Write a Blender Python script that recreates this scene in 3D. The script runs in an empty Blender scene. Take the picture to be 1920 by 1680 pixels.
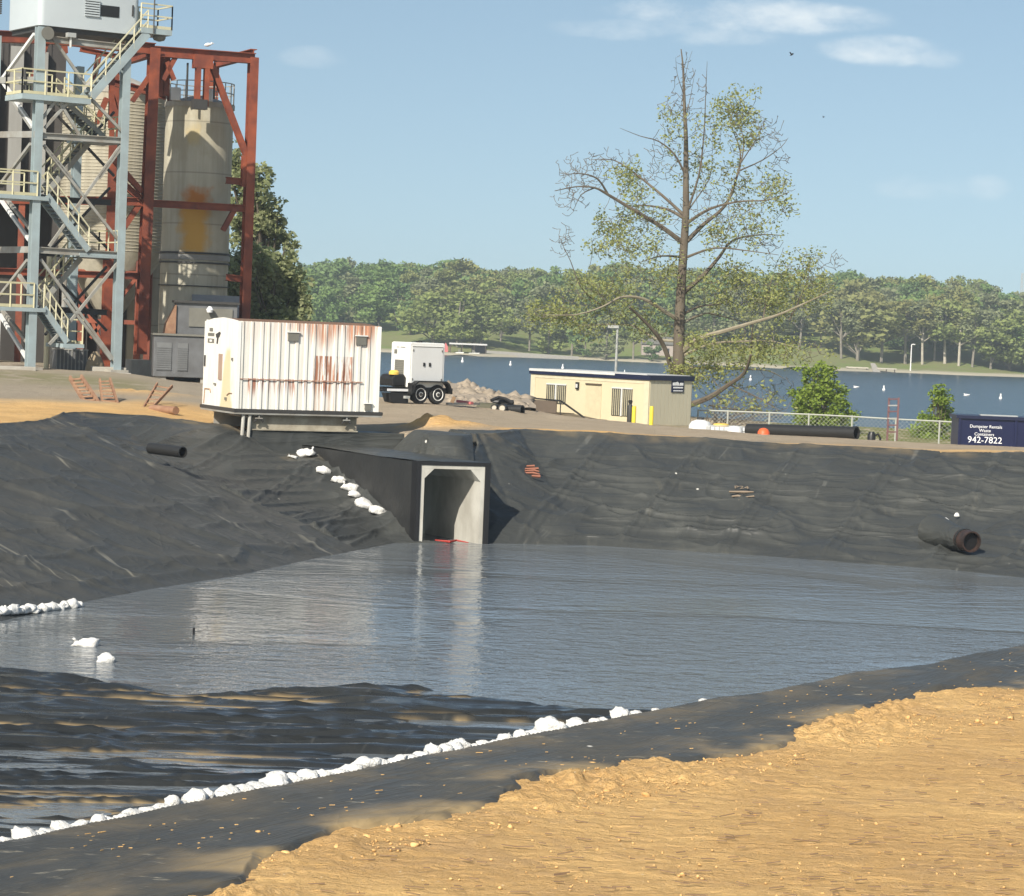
import bpy, bmesh, math, random
import numpy as np
from mathutils import Vector, Matrix
R = math.radians
rng = np.random.default_rng(7)
random.seed(7)
scene = bpy.context.scene
COL = scene.collection

# ------------------------------------------------------------------ camera
F = 4800.0                      # focal length in photograph pixels (1920 wide)
EYE = Vector((0, 0, 6.6))       # lake level is z = 0
PITCH, ROLL = math.atan(222 / F), R(2.3)
_f = Vector((0, math.cos(PITCH), -math.sin(PITCH)))
_u0 = Vector((0, math.sin(PITCH), math.cos(PITCH)))
_r = Vector((1, 0, 0)) * math.cos(ROLL) + _u0 * math.sin(ROLL)
_u = -Vector((1, 0, 0)) * math.sin(ROLL) + _u0 * math.cos(ROLL)
cam = bpy.data.cameras.new("camera")
cam.sensor_fit = 'HORIZONTAL'; cam.sensor_width = 36.0; cam.lens = 36.0 * F / 1920.0
cam.clip_start = 0.5; cam.clip_end = 6000
camo = bpy.data.objects.new("camera", cam); COL.objects.link(camo)
camo.matrix_world = Matrix(((_r.x, _u.x, -_f.x, EYE.x), (_r.y, _u.y, -_f.y, EYE.y), (_r.z, _u.z, -_f.z, EYE.z), (0, 0, 0, 1)))
scene.camera = camo

def ray(x, y): return _f * F + _r * (x - 960) + _u * (840 - y)
def P(x, y, d):                 # point at world distance d ahead (world Y)
    v = ray(x, y); return EYE + v * (d / v.y)
def PZ(x, y, z):                # point on the level z
    v = ray(x, y); return EYE + v * ((z - EYE.z) / v.z)
def PP(x, y, p0, n):            # point on the plane through p0 with normal n
    v = ray(x, y); return EYE + v * ((Vector(p0) - EYE).dot(n) / v.dot(n))

# ------------------------------------------------------------------ light
SUN_AZ, SUN_EL = 26.0, 36.0     # sun behind the camera, to the left
S = Vector((-math.sin(R(SUN_AZ)) * math.cos(R(SUN_EL)), -math.cos(R(SUN_AZ)) * math.cos(R(SUN_EL)), math.sin(R(SUN_EL))))
sun = bpy.data.lights.new("sun", 'SUN'); sun.energy = 5.0; sun.angle = R(0.5); sun.color = (1.0, 0.93, 0.82)
suno = bpy.data.objects.new("sun", sun); COL.objects.link(suno)
suno.rotation_euler = (-S).to_track_quat('-Z', 'Y').to_euler(); suno.location = (-60, -60, 90)
scene.view_settings.view_transform = 'Standard'
try: scene.view_settings.look = 'None'
except Exception: pass
scene.view_settings.exposure = 0.42; scene.view_settings.gamma = 1.0
scene.view_settings.use_curve_mapping = False
scene.cycles.max_bounces = 6; scene.cycles.transparent_max_bounces = 8
scene.cycles.volume_bounces = 0; scene.cycles.volume_max_steps = 64

class NT:                       # small node-tree builder
    def __init__(s, tree): s.t = tree; s.l = tree.links
    def n(s, typ, **kw):
        nd = s.t.nodes.new(typ)
        for k, v in kw.items():
            if k.startswith('i_'):
                s.put(nd.inputs[k[2:].replace('_', ' ')], v)
            else: setattr(nd, k, v)
        return nd
    def put(s, inp, v):
        if isinstance(v, bpy.types.NodeSocket): s.l.new(v, inp)
        else:
            if isinstance(v, (tuple, list)) and inp.type == 'RGBA' and len(v) == 3: v = (*v, 1)
            inp.default_value = v
    def math(s, op, a, b=None, c=None, clamp=False):
        nd = s.t.nodes.new('ShaderNodeMath'); nd.operation = op; nd.use_clamp = clamp
        s.put(nd.inputs[0], a)
        if b is not None: s.put(nd.inputs[1], b)
        if c is not None: s.put(nd.inputs[2], c)
        return nd.outputs[0]
    def mix(s, f, a, b, blend='MIX'):
        nd = s.t.nodes.new('ShaderNodeMix'); nd.data_type = 'RGBA'; nd.blend_type = blend
        s.put(nd.inputs[0], f); s.put(nd.inputs[6], a); s.put(nd.inputs[7], b)
        return nd.outputs[2]
    def step(s, v, a, b):        # smooth 0..1 between a and b
        nd = s.t.nodes.new('ShaderNodeMapRange'); nd.interpolation_type = 'SMOOTHSTEP'
        s.put(nd.inputs[0], v); nd.inputs[1].default_value = a; nd.inputs[2].default_value = b
        return nd.outputs[0]
    def noise(s, vec, scale, detail=4, rough=.55, dist=0, out=0):
        nd = s.t.nodes.new('ShaderNodeTexNoise'); s.put(nd.inputs['Vector'], vec)
        nd.inputs['Scale'].default_value = scale; nd.inputs['Detail'].default_value = detail
        nd.inputs['Roughness'].default_value = rough; nd.inputs['Distortion'].default_value = dist
        return nd.outputs[out]
    def scale(s, vec, sc, rot=(0, 0, 0), loc=(0, 0, 0)):
        nd = s.t.nodes.new('ShaderNodeMapping'); s.put(nd.inputs[0], vec)
        nd.inputs['Scale'].default_value = sc; nd.inputs['Rotation'].default_value = rot; nd.inputs['Location'].default_value = loc
        return nd.outputs[0]
    def obj(s): return s.t.nodes.new('ShaderNodeTexCoord').outputs['Object']
    def xyz(s, v):
        nd = s.t.nodes.new('ShaderNodeSeparateXYZ'); s.put(nd.inputs[0], v); return nd.outputs
    def bump(s, h, strength=.5, dist=.05, normal=None):
        nd = s.t.nodes.new('ShaderNodeBump'); nd.inputs['Strength'].default_value = strength; nd.inputs['Distance'].default_value = dist
        s.put(nd.inputs['Height'], h)
        if normal is not None: s.put(nd.inputs['Normal'], normal)
        return nd.outputs[0]

# sky: Nishita, sampled a little above the horizon band so that it stays blue, with a few thin clouds
w = bpy.data.worlds.new("World"); scene.world = w; w.use_nodes = True
for n_ in list(w.node_tree.nodes): w.node_tree.nodes.remove(n_)
T = NT(w.node_tree)
gen = T.n('ShaderNodeTexCoord').outputs['Generated']
sx = T.xyz(gen)
zz = T.math('ADD', T.math('MULTIPLY', T.math('MAXIMUM', sx[2], 0.0), 1.0), 0.115)
vec = T.n('ShaderNodeCombineXYZ'); T.put(vec.inputs[0], sx[0]); T.put(vec.inputs[1], sx[1]); T.put(vec.inputs[2], zz)
vn = T.n('ShaderNodeVectorMath', operation='NORMALIZE'); T.put(vn.inputs[0], vec.outputs[0])
sky = T.n('ShaderNodeTexSky', sky_type='NISHITA'); sky.sun_disc = False
sky.sun_elevation = R(SUN_EL); sky.sun_rotation = R(180 + SUN_AZ)
sky.air_density = 1.0; sky.dust_density = 1.0; sky.ozone_density = 1.0
T.put(sky.inputs['Vector'], vn.outputs[0])
ys = T.math('MAXIMUM', sx[1], 0.02)
az = T.math('DIVIDE', sx[0], ys); el = T.math('DIVIDE', sx[2], ys)
cv = T.n('ShaderNodeCombineXYZ'); T.put(cv.inputs[0], az); T.put(cv.inputs[1], T.math('MULTIPLY', el, 2.2))
n1 = T.noise(cv.outputs[0], 26, 7, .62)
n2 = T.noise(cv.outputs[0], 9, 3, .5)
cl = 0.0
def cdir(x, y):
    v = ray(x, y); return v.x / v.y, v.z / v.y
for (x, y, rx, ry, amt) in ((1395, 28, 300, 42, .85), (1260, 60, 260, 30, .5), (1665, 95, 150, 34, .8), (1760, 108, 70, 26, .5), (1740, 352, 130, 30, .28), (1850, 352, 60, 30, .3), (590, 108, 80, 26, .28)):
    a0, e0 = cdir(x, y)
    a = T.math('DIVIDE', T.math('SUBTRACT', az, a0), rx / F)
    e = T.math('DIVIDE', T.math('SUBTRACT', el, e0), ry / F)
    r2 = T.math('SUBTRACT', 1.0, T.math('ADD', T.math('MULTIPLY', a, a), T.math('MULTIPLY', e, e)))
    m = T.math('ADD', T.math('MULTIPLY', r2, .55), T.math('MULTIPLY', T.math('SUBTRACT', n1, .5), 2.2))
    m = T.math('ADD', m, T.math('MULTIPLY', T.math('SUBTRACT', n2, .5), 1.0))
    m = T.math('MULTIPLY', T.step(m, -.05, .95), T.step(r2, 0.0, .5))
    cl = T.math('MAXIMUM', T.math('MULTIPLY', m, amt), cl)
tint = T.mix(1.0, sky.outputs[0], (1.02, 1.0, 0.90), 'MULTIPLY')
skyc = T.mix(T.math('MULTIPLY', cl, .95), tint, (6.6, 7.1, 7.3))
bg = T.n('ShaderNodeBackground'); T.put(bg.inputs[0], skyc); bg.inputs[1].default_value = 0.104
wo = T.n('ShaderNodeOutputWorld'); T.l.new(bg.outputs[0], wo.inputs[0])

# ------------------------------------------------------------------ materials
def newmat(name):
    m = bpy.data.materials.new(name); m.use_nodes = True
    b = m.node_tree.nodes['Principled BSDF']
    return m, NT(m.node_tree), b
def M(name, c, rough=.6, metal=0.0, c2=None, sc=3.0, amt=.5, stretch=(1, 1, 1), bump=None, spec=.4):
    m, t, b = newmat(name); o = t.obj()
    if c2 is None: c2 = tuple(x * .72 for x in c)
    f = t.step(t.noise(t.scale(o, stretch), sc, 6, .6), .5 - .28, .5 + .22)
    t.put(b.inputs['Base Color'], t.mix(t.math('MULTIPLY', f, amt), c, c2))
    b.inputs['Roughness'].default_value = rough; b.inputs['Metallic'].default_value = metal
    b.inputs['Specular IOR Level'].default_value = spec
    if bump: t.put(b.inputs['Normal'], t.bump(t.noise(o, bump[0], 5, .6), bump[1], bump[2]))
    return m
MAT = {}
MAT['blue_steel'] = M('blue_steel', (.33, .41, .43), .5, 0, (.24, .27, .27), 1.2, .7)
MAT['grey_steel'] = M('grey_steel', (.34, .35, .33), .55, 0, (.20, .17, .13), 1.5, .8)
MAT['cream_steel'] = M('cream_steel', (.55, .52, .36), .5)
MAT['yellow_rail'] = M('yellow_rail', (.52, .49, .31), .5, 0, (.40, .37, .25), 2)
MAT['red_steel'] = M('red_steel', (.29, .072, .030), .6, 0, (.11, .030, .020), 1.3, .9)
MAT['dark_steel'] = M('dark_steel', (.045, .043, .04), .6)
MAT['tread'] = M('tread', (.10, .11, .11), .7)
MAT['headhouse'] = M('headhouse', (.46, .51, .53), .5, 0, (.39, .43, .45), .35, .6, (1, 1, 2))
MAT['black'] = M('black', (.012, .012, .013), .5)
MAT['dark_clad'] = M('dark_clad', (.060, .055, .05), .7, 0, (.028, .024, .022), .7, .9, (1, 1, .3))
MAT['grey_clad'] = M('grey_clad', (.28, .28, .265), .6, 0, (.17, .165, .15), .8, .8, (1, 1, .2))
MAT['concrete'] = M('concrete', (.40, .38, .33), .85, 0, (.27, .25, .21), 2.0, .8, (1, 1, .6), (14, .3, .02))
MAT['concrete_pale'] = M('concrete_pale', (.50, .49, .44), .8, 0, (.30, .285, .245), 1.8, .85, (1, 1, .5), (18, .2, .01))
MAT['white_paint'] = M('white_paint', (.78, .78, .75), .35, 0, (.70, .69, .64), 1.6, .5)
MAT['white_soft'] = M('white_soft', (.66, .67, .66), .4, 0, (.60, .60, .58), 1.6, .5)
MAT['grey_panel'] = M('grey_panel', (.145, .15, .155), .5, 0, (.09, .09, .09), 1.5, .8)
MAT['vent_grey'] = M('vent_grey', (.17, .165, .14), .6)
MAT['rubber'] = M('rubber', (.018, .018, .019), .75)
MAT['black_paint'] = M('black_paint', (.02, .02, .02), .4)
MAT['yellow_plastic'] = M('yellow_plastic', (.75, .52, .10), .45)
MAT['bollard_yellow'] = M('bollard_yellow', (.80, .62, .05), .45)
MAT['cabin_cream'] = M('cabin_cream', (.60, .53, .36), .6, 0, (.52, .45, .30), .7, .6, (1, 1, .4))
MAT['cabin_side'] = M('cabin_side', (.56, .52, .39), .6, 0, (.49, .45, .33), .9, .6, (1, 1, .3))
MAT['navy'] = M('navy', (.008, .012, .05), .4, 0, (.006, .009, .035), 1.2)
MAT['navy_trim'] = M('navy_trim', (.012, .016, .045), .4)
MAT['roof_white'] = M('roof_white', (.62, .62, .60), .5)
MAT['glass_dark'] = M('glass_dark', (.05, .05, .045), .15, spec=.6)
MAT['blind'] = M('blind', (.42, .38, .26), .6)
MAT['bronze'] = M('bronze', (.10, .075, .05), .5)
MAT['wood'] = M('wood', (.26, .17, .09), .8, 0, (.16, .10, .06), 3, .8)
MAT['rust_ladder'] = M('rust_ladder', (.33, .20, .12), .75, 0, (.20, .10, .06), 3, .8)
MAT['dark_pipe'] = M('dark_pipe', (.022, .022, .021), .45)
MAT['olive_pipe'] = M('olive_pipe', (.10, .095, .06), .6)
MAT['pale_end'] = M('pale_end', (.5, .46, .38), .7)
MAT['orange'] = M('orange', (.75, .13, .04), .5)
MAT['rust_pipe'] = M('rust_pipe', (.018, .016, .015), .5, 0, (.09, .045, .032), 2.6, .5)
MAT['galv'] = M('galv', (.45, .46, .44), .45, .2)
MAT['fence_steel'] = M('fence_steel', (.42, .43, .38), .5)
MAT['purple_rust'] = M('purple_rust', (.17, .085, .085), .6)
MAT['bag'] = M('bag', (.80, .80, .78), .65, 0, (.56, .54, .48), 5, .55, bump=(14, .7, .04))
MAT['bark'] = M('bark', (.080, .062, .045), .9, 0, (.15, .125, .09), 1.6, .9, (1, 1, .5), (10, .6, .03))
MAT['bark_pale'] = M('bark_pale', (.30, .27, .20), .85, 0, (.17, .14, .09), 1.2, .8, (1, 1, .6))
MAT['bark_grey'] = M('bark_grey', (.26, .24, .20), .9, 0, (.16, .14, .11), .6, .9)
MAT['twig'] = M('twig', (.13, .11, .085), .9)
MAT['letter'] = M('letter', (.82, .83, .84), .5)
MAT['paint_orange'] = M('paint_orange', (.30, .12, .075), .8)
MAT['paint_tan'] = M('paint_tan', (.26, .20, .14), .8)
MAT['red_cloth'] = M('red_cloth', (.36, .03, .02), .6)
MAT['pink'] = M('pink', (.55, .16, .16), .6)
MAT['tank_white'] = M('tank_white', (.72, .73, .72), .5)
MAT['shelter'] = M('shelter', (.10, .085, .07), .7)
MAT['house'] = M('house', (.42, .36, .32), .7)

def leafmat(name, c, c2, c3, sc=.5, trans=.35):
    m = bpy.data.materials.new(name); m.use_nodes = True; t = NT(m.node_tree)
    for n_ in list(m.node_tree.nodes): m.node_tree.nodes.remove(n_)
    o = t.obj()
    big = t.step(t.noise(o, sc, 3, .5), .36, .64); fine = t.step(t.noise(o, sc * 9, 3, .6), .4, .66)
    c_ = t.mix(big, c, c2); c_ = t.mix(t.math('MULTIPLY', fine, .65), c_, c3)
    d = t.n('ShaderNodeBsdfDiffuse'); t.put(d.inputs[0], c_)
    tr = t.n('ShaderNodeBsdfTranslucent'); t.put(tr.inputs[0], c_)
    mx = t.n('ShaderNodeMixShader'); mx.inputs[0].default_value = trans
    t.l.new(d.outputs[0], mx.inputs[1]); t.l.new(tr.outputs[0], mx.inputs[2])
    out = t.n('ShaderNodeOutputMaterial'); t.l.new(mx.outputs[0], out.inputs[0])
    return m
MAT['leaf_main'] = leafmat('leaf_main', (.36,.39,.13), (.28,.31,.11), (.44,.44,.19), .35, .45)
MAT['leaf_bush'] = leafmat('leaf_bush', (0.187, 0.275, 0.045), (0.233, 0.320, 0.059), (0.292, 0.355, 0.079), .7, .4)
MAT['leaf_back'] = leafmat('leaf_back', (.28,.33,.15), (.34,.37,.18), (.42,.43,.27), .4, .5)
MAT['leaf_green'] = leafmat('leaf_green', (0.156, 0.255, 0.082), (0.201, 0.299, 0.094), (0.260, 0.336, 0.127), .09, .3)
MAT['leaf_olive'] = leafmat('leaf_olive', (0.261, 0.310, 0.103), (0.223, 0.279, 0.091), (0.328, 0.369, 0.133), .09, .3)
MAT['leaf_brown'] = leafmat('leaf_brown', (0.276, 0.272, 0.106), (0.234, 0.266, 0.095), (0.333, 0.345, 0.146), .09, .3)
MAT['leaf_grey'] = leafmat('leaf_grey', (0.224, 0.248, 0.129), (0.245, 0.272, 0.140), (0.302, 0.333, 0.185), .09, .3)
MAT['leaf_dark'] = leafmat('leaf_dark', (0.134, 0.220, 0.084), (0.179, 0.264, 0.099), (0.232, 0.307, 0.121), .09, .25)
# ------------------------------------------------------------------ mesh helpers
def mesh_np(name, v, f, smooth=False):
    v = np.asarray(v, dtype=np.float32); f = np.asarray(f, dtype=np.int32)
    me = bpy.data.meshes.new(name); k = f.shape[1]
    me.vertices.add(len(v)); me.vertices.foreach_set('co', v.ravel())
    me.loops.add(f.size); me.loops.foreach_set('vertex_index', f.ravel())
    me.polygons.add(len(f)); me.polygons.foreach_set('loop_start', np.arange(0, f.size, k, dtype=np.int32))
    me.polygons.foreach_set('loop_total', np.full(len(f), k, dtype=np.int32))
    if smooth: me.polygons.foreach_set('use_smooth', np.ones(len(f), dtype=bool))
    me.update(calc_edges=True); return me
def link(name, me, mat=None, parent=None, loc=(0, 0, 0)):
    o = bpy.data.objects.new(name, me); COL.objects.link(o); o.location = loc
    if mat is not None and me is not None: me.materials.append(mat if not isinstance(mat, str) else MAT[mat])
    if parent is not None: o.parent = parent
    return o
def tag(o, label=None, cat=None, group=None, kind=None):
    if label: o['label'] = label
    if cat: o['category'] = cat
    if group: o['group'] = group
    if kind: o['kind'] = kind
    return o
def thing(name, label, cat, loc, group=None):
    o = bpy.data.objects.new(name, None); COL.objects.link(o); o.location = loc
    o.empty_display_size = .3
    return tag(o, label, cat, group)
def wloc(o):
    v = Vector((0, 0, 0))
    while o is not None: v += o.location; o = o.parent
    return v
def axes(d, up=(0, 0, 1)):
    d = Vector(d).normalized(); up = Vector(up)
    if abs(d.dot(up)) > .98: up = Vector((1, 0, 0))
    s = d.cross(up).normalized(); return d, s, s.cross(d).normalized()
class MB:                        # collects shapes given in world coordinates
    def __init__(s): s.v = []; s.f = []
    def add(s, vs, fs):
        k = len(s.v); s.v += [tuple(x) for x in vs]; s.f += [tuple(i + k for i in q) for q in fs]; return s
    def obox(s, c, ex, ey, ez):  # centre and three half-axes
        c, ex, ey, ez = map(Vector, (c, ex, ey, ez))
        vs = [c + ex * a + ey * b + ez * g for g in (-1, 1) for b in (-1, 1) for a in (-1, 1)]
        return s.add(vs, [(0, 2, 3, 1), (4, 5, 7, 6), (0, 1, 5, 4), (2, 6, 7, 3), (0, 4, 6, 2), (1, 3, 7, 5)])
    def beam(s, p, q, w, h=None, up=(0, 0, 1)):
        p, q = Vector(p), Vector(q); d, sd, u = axes(q - p, up); h = h or w
        return s.obox((p + q) / 2, (q - p) / 2, sd * w / 2, u * h / 2)
    def ibeam(s, p, q, w, h, up=(0, 0, 1), t=.035):
        p, q = Vector(p), Vector(q); d, sd, u = axes(q - p, up); e = (q - p) / 2; c = (p + q) / 2
        s.obox(c + u * (h / 2 - t / 2), e, sd * w / 2, u * t / 2); s.obox(c - u * (h / 2 - t / 2), e, sd * w / 2, u * t / 2)
        return s.obox(c, e * .999, sd * t / 2, u * (h / 2 - t) * .999)
    def tube(s, pts, rad, n=6, cap=True):
        pts = [Vector(p) for p in pts]; m = len(pts)
        if not isinstance(rad, (list, tuple)): rad = [rad] * m
        k = len(s.v); sd0 = None
        for i, p in enumerate(pts):
            d = pts[min(i + 1, m - 1)] - pts[max(i - 1, 0)]
            if d.length < 1e-6: d = Vector((0, 0, 1))
            d, sd, u = axes(d)
            if sd0 is not None:
                sd = (sd0 - d * sd0.dot(d)).normalized() if (sd0 - d * sd0.dot(d)).length > 1e-4 else sd
                u = sd.cross(d)
            sd0 = sd
            for j in range(n):
                a = 2 * math.pi * j / n; s.v.append(tuple(p + (sd * math.cos(a) + u * math.sin(a)) * rad[i]))
        for i in range(m - 1):
            for j in range(n):
                a, b = k + i * n + j, k + i * n + (j + 1) % n; s.f.append((a, b, b + n, a + n))
        if cap:
            s.f.append(tuple(k + j for j in reversed(range(n)))); s.f.append(tuple(k + (m - 1) * n + j for j in range(n)))
        return s
    def pipe(s, p, q, r, ri, n=24):       # hollow pipe
        p, q = Vector(p), Vector(q); d, sd, u = axes(q - p); k = len(s.v)
        for pt in (p, q):
            for rr in (r, ri):
                for j in range(n):
                    a = 2 * math.pi * j / n; s.v.append(tuple(pt + (sd * math.cos(a) + u * math.sin(a)) * rr))
        for j in range(n):
            j2 = (j + 1) % n; A, B, C, D = k, k + n, k + 2 * n, k + 3 * n
            s.f += [(A + j, A + j2, C + j2, C + j), (B + j, D + j, D + j2, B + j2), (A + j, B + j, B + j2, A + j2), (C + j, C + j2, D + j2, D + j)]
        return s
    def lathe(s, c, prof, n=24, axis=(0, 0, 1)):   # profile [(radius, height)]
        d, sd, u = axes(axis); c = Vector(c); k = len(s.v); m = len(prof)
        for r, h in prof:
            for j in range(n):
                a = 2 * math.pi * j / n; s.v.append(tuple(c + d * h + (sd * math.cos(a) + u * math.sin(a)) * r))
        for i in range(m - 1):
            for j in range(n):
                a, b = k + i * n + j, k + i * n + (j + 1) % n; s.f.append((a, b, b + n, a + n))
        s.f.append(tuple(k + j for j in reversed(range(n)))); s.f.append(tuple(k + (m - 1) * n + j for j in range(n)))
        return s
    def prism(s, poly, ext):      # planar polygon pushed along ext
        poly = [Vector(p) for p in poly]; ext = Vector(ext); n = len(poly)
        fs = [tuple(reversed(range(n))), tuple(range(n, 2 * n))] + [(i, (i + 1) % n, (i + 1) % n + n, i + n) for i in range(n)]
        return s.add(poly + [p + ext for p in poly], fs)
    def build(s, name, mat, parent=None, smooth=False, loc=None, bevel=0):
        base = wloc(parent) if parent is not None else Vector(loc or (0, 0, 0))
        me = bpy.data.meshes.new(name); me.from_pydata([tuple(Vector(v) - base) for v in s.v], [], s.f)
        bm = bmesh.new(); bm.from_mesh(me); bmesh.ops.recalc_face_normals(bm, faces=bm.faces); bm.to_mesh(me); bm.free()
        if smooth:
            me.polygons.foreach_set('use_smooth', np.ones(len(me.polygons), dtype=bool))
            try: me.set_sharp_from_angle(angle=R(40))
            except Exception: pass
        o = link(name, me, mat, parent, (0, 0, 0) if parent is not None else base)
        if bevel:
            b = o.modifiers.new('bevel', 'BEVEL'); b.width = bevel; b.segments = 2; b.limit_method = 'ANGLE'
        return o

_tab = [np.random.default_rng(100 + i).random((256, 256)) for i in range(12)]
def vnoise(x, y, seed=0):
    T_ = _tab[seed % 12]; xi = np.floor(x).astype(int); yi = np.floor(y).astype(int); fx = x - xi; fy = y - yi
    fx = fx * fx * fx * (fx * (fx * 6 - 15) + 10); fy = fy * fy * fy * (fy * (fy * 6 - 15) + 10)
    g = lambda a, b: T_[a & 255, b & 255]
    return (g(xi, yi) * (1 - fx) + g(xi + 1, yi) * fx) * (1 - fy) + (g(xi, yi + 1) * (1 - fx) + g(xi + 1, yi + 1) * fx) * fy
def fbm(x, y, seed=0, oct=4, rough=.5):
    a, s_, t_ = 1.0, 0.0, 0.0
    for i in range(oct):
        s_ = s_ + a * vnoise(x * 2 ** i + 17.3 * i, y * 2 ** i + 9.1 * i, seed + i); t_ += a; a *= rough
    return s_ / t_ - .5
def ridge(x, y, seed=0, oct=3):
    s_, a, t_ = 0, 1.0, 0
    for i in range(oct):
        s_ = s_ + a * (1 - np.abs(2 * vnoise(x * 2 ** i, y * 2 ** i, seed + i) - 1)) ** 3; t_ += a; a *= .5
    return s_ / t_
def sstep(a, b, v): t_ = np.clip((v - a) / (b - a), 0, 1); return t_ * t_ * (3 - 2 * t_)
def seg_dist(px, py, pts):      # distance, nearest segment parameter (index + fraction)
    best = np.full(px.shape, 1e9); par = np.zeros(px.shape)
    for i in range(len(pts) - 1):
        (ax, ay), (bx, by) = pts[i][:2], pts[i + 1][:2]; dx, dy = bx - ax, by - ay
        t_ = np.clip(((px - ax) * dx + (py - ay) * dy) / (dx * dx + dy * dy), 0, 1)
        d = np.hypot(px - ax - t_ * dx, py - ay - t_ * dy); m = d < best
        best = np.where(m, d, best); par = np.where(m, i + t_, par)
    return best, par
def inside(px, py, poly):
    r_ = np.zeros(px.shape, bool); n = len(poly)
    for i in range(n):
        (ax, ay), (bx, by) = poly[i][:2], poly[(i + 1) % n][:2]
        c = (ay > py) != (by > py)
        r_ ^= c & (px < (bx - ax) * (py - ay) / ((by - ay) or 1e-9) + ax)
    return r_

# ------------------------------------------------------------------ the pond in plan
WATER = 0.65
def xy(p): return (p.x, p.y)
# (image x, image y, bank slope)
FAR = [(740, 1018, .30), (915, 1019, .85), (985, 1020, .55), (1100, 1022, .37), (1400, 1040, .31), (1600, 1055, .275), (1780, 1068, .25), (1920, 1083, .235), (2250, 1117, .23), (2500, 1145, .3)]
LEFT = [(-500, 1270, .26), (-300, 1230, .27), (0, 1165, .275), (150, 1130, .31), (280, 1105, .36), (440, 1080, .40), (600, 1045, .38)]
CREST = [(2500, 1105), (2300, 1140), (1920, 1214), (1750, 1247), (1600, 1265), (1400, 1309), (1200, 1344), (900, 1405), (600, 1463), (300, 1523), (0, 1590), (-300, 1660)]
NEAR_Z = 2.0
crest_pts = [PZ(x, y, NEAR_Z) for x, y in CREST]
toe = []
for i, p in enumerate(crest_pts):
    a, b = crest_pts[max(i - 1, 0)], crest_pts[min(i + 1, len(crest_pts) - 1)]
    d = (a - b).normalized(); nrm = Vector((-d.y, d.x, 0)); toe.append((p.x + nrm.x * 2.25, p.y + nrm.y * 2.25, .6))
POND = [(*xy(PZ(x, y, WATER)), s) for x, y, s in LEFT + FAR] + toe
POND_XY = [(p[0], p[1]) for p in POND]
SLOPES = np.array([p[2] for p in POND] + [POND[0][2]])
NEAR0 = len(LEFT + FAR)
# culvert footprint
ML = PZ(784, 1018, WATER); MR = PZ(904, 1020, WATER)
CZ = 2.80
cfar = PZ(588, 842, CZ)
CAX = Vector((cfar.x - ML.x, cfar.y - ML.y, 0)); CAX_L = CAX.length; CAX.normalize()
CMX = Vector((MR.x - ML.x, MR.y - ML.y, 0)); CW = CMX.length; CMX.normalize()
def cpt(a, b, z): return Vector((ML.x, ML.y, 0)) + CMX * a + CAX * b + Vector((0, 0, z))
CFOOT = [xy(cpt(.03, .1, 0)), xy(cpt(CW - .03, .1, 0)), xy(cpt(CW - .03, CAX_L - .1, 0)), xy(cpt(.03, CAX_L - .1, 0))]

def under_roof(x, y, z):          # keep the ground below the culvert roof
    rx, ry = x - ML.x, y - ML.y; b_ = rx * CAX.x + ry * CAX.y; a_ = rx * CMX.x + ry * CMX.y
    m_ = (a_ > -.15) & (a_ < CW + .9) & (b_ > .6) & (b_ < CAX_L + .6)
    return np.where(m_, np.minimum(z, CZ - .06 + np.maximum(a_ - CW - .1, 0) * .55), z)
CTRL = []
def ctl(x, y, z): p = PZ(x, y, z); CTRL.append((p.x, p.y, z))
def ctd(x, d, z): CTRL.append(((x - 960) / F * d, d, z))
for x in (-500, -200, 0, 200, 400): ctl(x, 779 + .045 * (x - 0) if x >= 0 else 779 + .02 * x, 3.7)
ctl(480, 800, 3.3); ctl(600, 806, 3.2); ctl(735, 812, 3.35); ctl(850, 813, 3.42); ctl(1000, 811, 3.45); ctl(1100, 814, 3.45); ctl(1200, 823, 3.45); ctl(1300, 828, 3.45); ctl(1600, 837, 3.4); ctl(1920, 847, 3.4); ctl(2300, 862, 3.4)
ctd(60, 104, 4.2); ctd(200, 106, 4.18); ctd(-300, 104, 4.2); ctd(270, 111, 3.78); ctd(400, 112, 3.8); ctd(0, 118, 4.1); ctd(-300, 118, 4.1); ctd(560, 96, 3.66); ctd(60, 88, 3.85); ctd(300, 88, 3.8); ctd(790, 97, 3.62); ctd(700, 97, 3.62); ctd(850, 104, 3.5); ctd(940, 102, 3.42); ctd(600, 110, 3.6)
ctd(1030, 100, 3.1); ctd(1000, 142, 2.1); ctd(1215, 136, 1.86); ctd(1300, 137, 1.8); ctd(1110, 128, 2.2); ctd(1150, 110, 2.75); ctd(1200, 95, 3.15)
for x in (1350, 1500, 1700, 1900, 2200): ctd(x, 90, 3.05); ctd(x, 112, 1.9); ctd(x, 140, 1.1)
CT = np.array(CTRL)
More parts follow.
